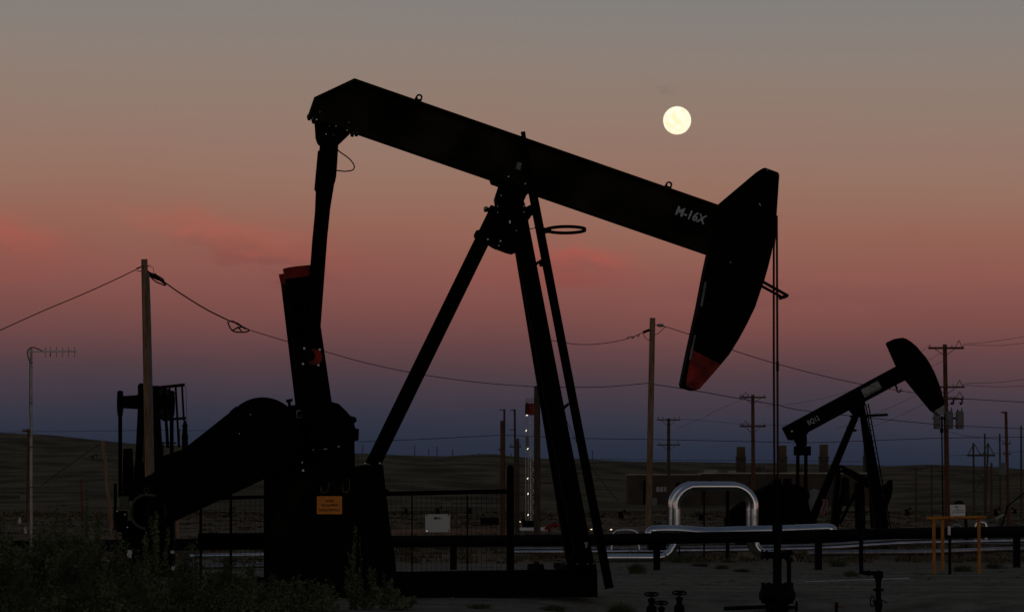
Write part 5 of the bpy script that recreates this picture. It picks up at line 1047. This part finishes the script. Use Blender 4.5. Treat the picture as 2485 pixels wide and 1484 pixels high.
for x, yt, lab in ((1648, 1198, 'thin dark post left inside the view of the big loop'), (1708, 1190, 'thin dark post inside the big pipe loop at left'), (1765, 1185, 'thicker dark post in the middle of the big pipe loop')):
    e_ = None; w_ = 9 if x == 1765 else 4; mb = MB(); Yp = 84; mb.cyl(P(x, yt, Yp), Vector((P(x, yt, Yp).x, Yp, 0)), w_ / 2 * Yp / FPX, 8); mb.cyl(P(x, yt - 1, Yp), P(x, yt + 4, Yp), (w_ / 2 + 1.4) * Yp / FPX, 8)
    tag(mb.build('steel_post', 'dark', loc=Vector((P(x, yt, Yp).x, Yp, 0))), lab, 'post', 'dark steel posts about the big pipe loop')

# ------------------------------------------------------------------ vegetation
def shrub(px, ytop, halfw, Y, n, label, mleaf='leaf', leaf=0.026, sparse=False, name='shrub', group='weedy shrubs in the left foreground'):
    s = Y / FPX; x0 = (px - CX) * s; H_ = EYE + (HY - ytop) * s; z0 = gz(x0, Y); e_ = empty(name, (x0, Y, z0), label, 'shrub', group)
    lf = MB(); st_ = MB(); W = halfw * s; nb = 40 if not sparse else 14
    for b in range(nb):
        a = random.uniform(0, 2 * math.pi); lean = random.uniform(0.05, 1.0) ** 0.7
        hgt = H_ * (1 - 0.5 * lean ** 2) * random.uniform(0.6, 1.04)
        if b == 0: lean, hgt = .1, H_
        tip = Vector((x0 + math.cos(a) * W * lean, Y + math.sin(a) * W * lean * .9, z0 + hgt)); base = Vector((x0 + random.uniform(-.06, .06), Y + random.uniform(-.06, .06), z0))
        mid = base.lerp(tip, .5) + Vector((math.cos(a), math.sin(a), 0)) * (W * .12) + Vector((random.uniform(-.05, .05),) * 3)
        path = spline([base, mid, tip], 5); st_.tube(path, 0.007, 4, r2=0.002)
        m_ = int(n / nb)
        for i in range(m_):
            t = random.uniform(0.12, 1.0) ** 0.8; q = path[min(len(path) - 1, int(t * (len(path) - 1)))]; t2 = random.random(); j = min(len(path) - 1, int(t * (len(path) - 1)) + 1); q = q.lerp(path[j], t2)
            sp2 = (W * .19 if not sparse else W * .12) * (1.15 - t * .75); c_ = q + Vector((random.gauss(0, sp2), random.gauss(0, sp2), random.gauss(0, sp2 * .8)))
            if c_.z < z0 + .02: c_.z = z0 + random.uniform(.02, .2)
            d = Vector((random.gauss(0, 1), random.gauss(0, 1), random.gauss(.35, 1))).normalized(); r_ = d.cross(Vector((random.gauss(0, 1), random.gauss(0, 1), random.gauss(0, 1)))).normalized()
            l_ = leaf * random.uniform(.6, 1.5); w_ = l_ * random.uniform(.28, .5)
            lf.add([c_ - d * l_, c_ + r_ * w_, c_ + d * l_, c_ - r_ * w_], [[0, 1, 2, 3]])
    lf.build('foliage', mleaf, e_); st_.build('stems', 'twig', e_)
SH = [(-20, 1215, 105, 36.0, 'broad dark shrub cut by the left edge of the picture', 5200, 0), (95, 1262, 100, 37.2, 'dense dark shrub below the antenna mast', 4200, 0), (212, 1168, 52, 40, 'tall thin feathery shrub left of the leaning pole', 1500, 1),
      (185, 1290, 95, 35, 'low spreading shrub between the antenna and the leaning pole', 4200, 0), (300, 1312, 80, 38.5, 'rounded shrub at the foot of the leaning pole', 3400, 0), (385, 1240, 58, 43, 'upright shrub in front of the motor', 2400, 1), (470, 1318, 65, 41, 'leafy shrub right of the motor', 2600, 0),
      (560, 1358, 75, 40.5, 'shrub below the gap between belt guard and fence', 3000, 0), (655, 1392, 75, 42, 'low shrub at the left foot of the pedestal', 2600, 0), (760, 1405, 75, 42.5, 'low shrub before the middle of the pedestal', 1500, 0),
      (890, 1378, 62, 43.4, 'leafy weed before the right corner of the pedestal', 900, 1), (858, 1270, 26, 43.6, 'tall thin leafy weed rising against the pedestal below the orange sign', 420, 1), (965, 1425, 52, 43, 'rightmost low weed before the skid', 420, 1),
      (60, 1390, 120, 31.5, 'big near shrub in the bottom left corner', 4200, 0), (330, 1395, 120, 33, 'big near shrub below the motor', 4200, 0), (560, 1420, 110, 36, 'near shrub at the bottom beneath the fence gap', 3400, 0), (740, 1448, 90, 38.5, 'near low shrub at the bottom below the pedestal', 1300, 0)]
SH += [(150, 1222, 95, 40.5, 'tall dim shrub behind the antenna foot weeds', 4600, 0), (255, 1262, 75, 37.2, 'dusky shrub crossing the foot of the leaning pole', 3800, 0), (10, 1300, 110, 33, 'wide shrub low at the left edge', 4600, 0),
       (440, 1352, 90, 36.5, 'spreading shrub below the belt guard', 3800, 0), (640, 1425, 90, 38, 'low shrub at the bottom beneath the pedestal foot', 3000, 0), (205, 1370, 120, 32, 'near shrub at the bottom between the antenna and the motor', 5200, 0),
       (600, 1345, 34, 42.6, 'slender weed in the gap left of the pedestal', 900, 1), (930, 1392, 40, 43.8, 'slender weed at the right foot of the pedestal', 700, 1), (722, 1396, 34, 43.2, 'slender weed at the middle foot of the pedestal', 700, 1)]
for px, yt, hw, Y, lab, n, sp in SH: shrub(px, yt, hw, Y, n, lab, 'leaf2' if sp else 'leaf', sparse=bool(sp))
def tuft(px, ybase, hpx, wpx, label, Y=None, n=260, m='leaf', group='spiky desert tufts on the sand'):
    Y = Y or gy(ybase); s = Y / FPX; x0 = (px - CX) * s; z0 = gz(x0, Y) - .01; e_ = empty('desert_tuft', (x0, Y, z0), label, 'desert plant', group); mb = MB()
    for i in range(n):
        a = random.uniform(0, 2 * math.pi); l_ = random.uniform(0, 1) ** .6; b0 = Vector((x0 + random.gauss(0, wpx * s * .25), Y + random.gauss(0, wpx * s * .25), z0)); tip = Vector((b0.x + math.cos(a) * wpx * s * l_ * .8, b0.y + math.sin(a) * wpx * s * l_, z0 + hpx * s * random.uniform(.5, 1) * (1 - .35 * l_)))
        w_ = random.uniform(.003, .007); sd_ = Vector((w_, 0, 0)); md = b0.lerp(tip, .5) + Vector((0, 0, hpx * s * .08)); mb.add([b0 - sd_, b0 + sd_, md + sd_ * .7, tip, md - sd_ * .7], [[0, 1, 2, 3, 4]])
    mb.build('blades', m, e_); mb = MB(); mb.lathe(Vector((x0, Y, z0)), [(wpx * s * .22, 0), (wpx * s * .16, hpx * s * .12), (.01, hpx * s * .2)], 8); mb.build('root_crown', 'twig', e_)
tuft(1508, 1486, 58, 42, 'dark spiky bush at the bottom edge right of the skid end', 44, 900)
tuft(1545, 1391, 36, 28, 'round dark tuft on the sand right of the ladder foot', 66, 500)
tuft(1345, 1484, 26, 40, 'low dark tuft at the bottom edge below the skid', 44.5, 400)
tuft(1165, 1484, 20, 38, 'small tuft at the bottom edge below the fence sign', 44.5, 300)
tuft(1652, 1362, 26, 34, 'tuft on the scrub line below the big pipe loop', 78, 400)
tuft(1960, 1484, 34, 34, 'thin sprigged plant right of the wellhead base', 46, 60)
tuft(1752, 1378, 16, 24, 'grass clump left of the wellhead on the scrub line', None, 220, 'grass')
tuft(1800, 1388, 14, 30, 'low grass clump nearest the wellhead at left', None, 220, 'grass')
tuft(1700, 1372, 14, 30, 'low grass clump below the right leg of the big loop', None, 220, 'grass')
tuft(2065, 1397, 20, 26, 'dark tuft left of the bent riser pipe', None, 300)
tuft(2035, 1372, 22, 34, 'dark tuft behind the bent riser pipe', None, 300)
tuft(2412, 1378, 22, 30, 'grey green tuft right of the yellow frame', None, 300)
tuft(2335, 1386, 24, 34, 'tuft growing under the yellow frame', None, 300)
tuft(2440, 1360, 12, 22, 'small tuft near the right edge on the scrub line', None, 160)
tuft(1900, 1484, 10, 14, 'tiny tuft before the wellhead base', 45.5, 80)
# scattered scrub, too much to count
def scrub():
    mb = MB()
    def clump(x, y, r_, h_, nbl):
        z0 = gz(x, y)
        for i in range(nbl):
            a = random.uniform(0, 2 * math.pi); l_ = random.random(); b0 = Vector((x + random.gauss(0, r_ * .4), y + random.gauss(0, r_ * .4), z0 - .02)); tip = b0 + Vector((math.cos(a) * r_ * l_, math.sin(a) * r_ * l_, h_ * random.uniform(.4, 1))); w_ = r_ * .10; sd_ = Vector((w_, 0, 0)); mb.add([b0 - sd_, b0 + sd_, tip], [[0, 1, 2]])
    for i in range(900):
        y = random.uniform(78, 112); half = y * 1350 / FPX; clump(random.uniform(-half, half), y, random.uniform(.12, .4), random.uniform(.06, .28), 12)
    for i in range(1700):
        y = 112 + 520 * random.random() ** 1.6; half = y * 1400 / FPX; k_ = y / 150; clump(random.uniform(-half, half), y, random.uniform(.3, .9) * k_, random.uniform(.06, .18) * k_, 9)
    for i in range(160):
        y = random.uniform(56, 78); half = y * 1300 / FPX; x = random.uniform(1.5, half); clump(x, y, random.uniform(.05, .15), random.uniform(.03, .08), 9)
    tag(mb.build('desert_scrub', 'grass'), 'dry desert scrub and grass scattered over the plain', 'scrub', kind='stuff')
scrub()
def pebbles():
    mb = MB()
    for i in range(900):
        y = random.uniform(43, 80); half = y * 1300 / FPX; x = random.uniform(-1, half); r_ = random.uniform(.008, .03); c_ = Vector((x, y, gz(x, y)))
        p = [c_ + Vector((math.cos(a) * r_ * random.uniform(.7, 1.2), math.sin(a) * r_ * random.uniform(.7, 1.2), 0)) for a in (0, 1.26, 2.5, 3.77, 5.0)]; t_ = c_ + Vector((0, 0, r_ * .8)); mb.add(p + [t_], [[k_, (k_ + 1) % 5, 5] for k_ in range(5)])
    tag(mb.build('gravel', 'concrete'), 'scattered gravel on the bare sand', 'gravel', kind='stuff')
pebbles()
# litter caught in the weeds
def scrap(px, py, w, h, Y, label):
    s = Y / FPX; mb = MB(); c_ = P(px, py, Y); nx2, ny2 = 5, 5; vv = []
    for j in range(ny2 + 1):
        for i in range(nx2 + 1):
            vv.append(c_ + Vector(((i / nx2 - .5) * w * s * (1 - .3 * abs(j / ny2 - .5)) + random.uniform(-1, 1) * s * .8, random.uniform(-.03, .03), (j / ny2 - .5) * h * s + random.uniform(-1, 1) * s)))
    mb.v = vv; mb.f = [[j * (nx2 + 1) + i, j * (nx2 + 1) + i + 1, (j + 1) * (nx2 + 1) + i + 1, (j + 1) * (nx2 + 1) + i] for j in range(ny2) for i in range(nx2)]
    tag(mb.build('plastic_scrap', 'white', loc=c_), label, 'litter', 'pale litter caught in the weeds')
scrap(314, 1343, 11, 18, 34, 'largest pale plastic scrap caught in the weeds below the motor')
scrap(418, 1338, 10, 7, 37.5, 'thin pale plastic scrap caught in the weeds right of the largest')
scrap(420, 1377, 8, 9, 34.5, 'small pale plastic scrap low in the weeds below the motor')
scrap(47, 1262, 7, 14, 34, 'pale plastic scrap in the weeds left of the antenna mast')
scrap(62, 1285, 6, 16, 34, 'pale plastic scrap in the weeds beneath the antenna mast')
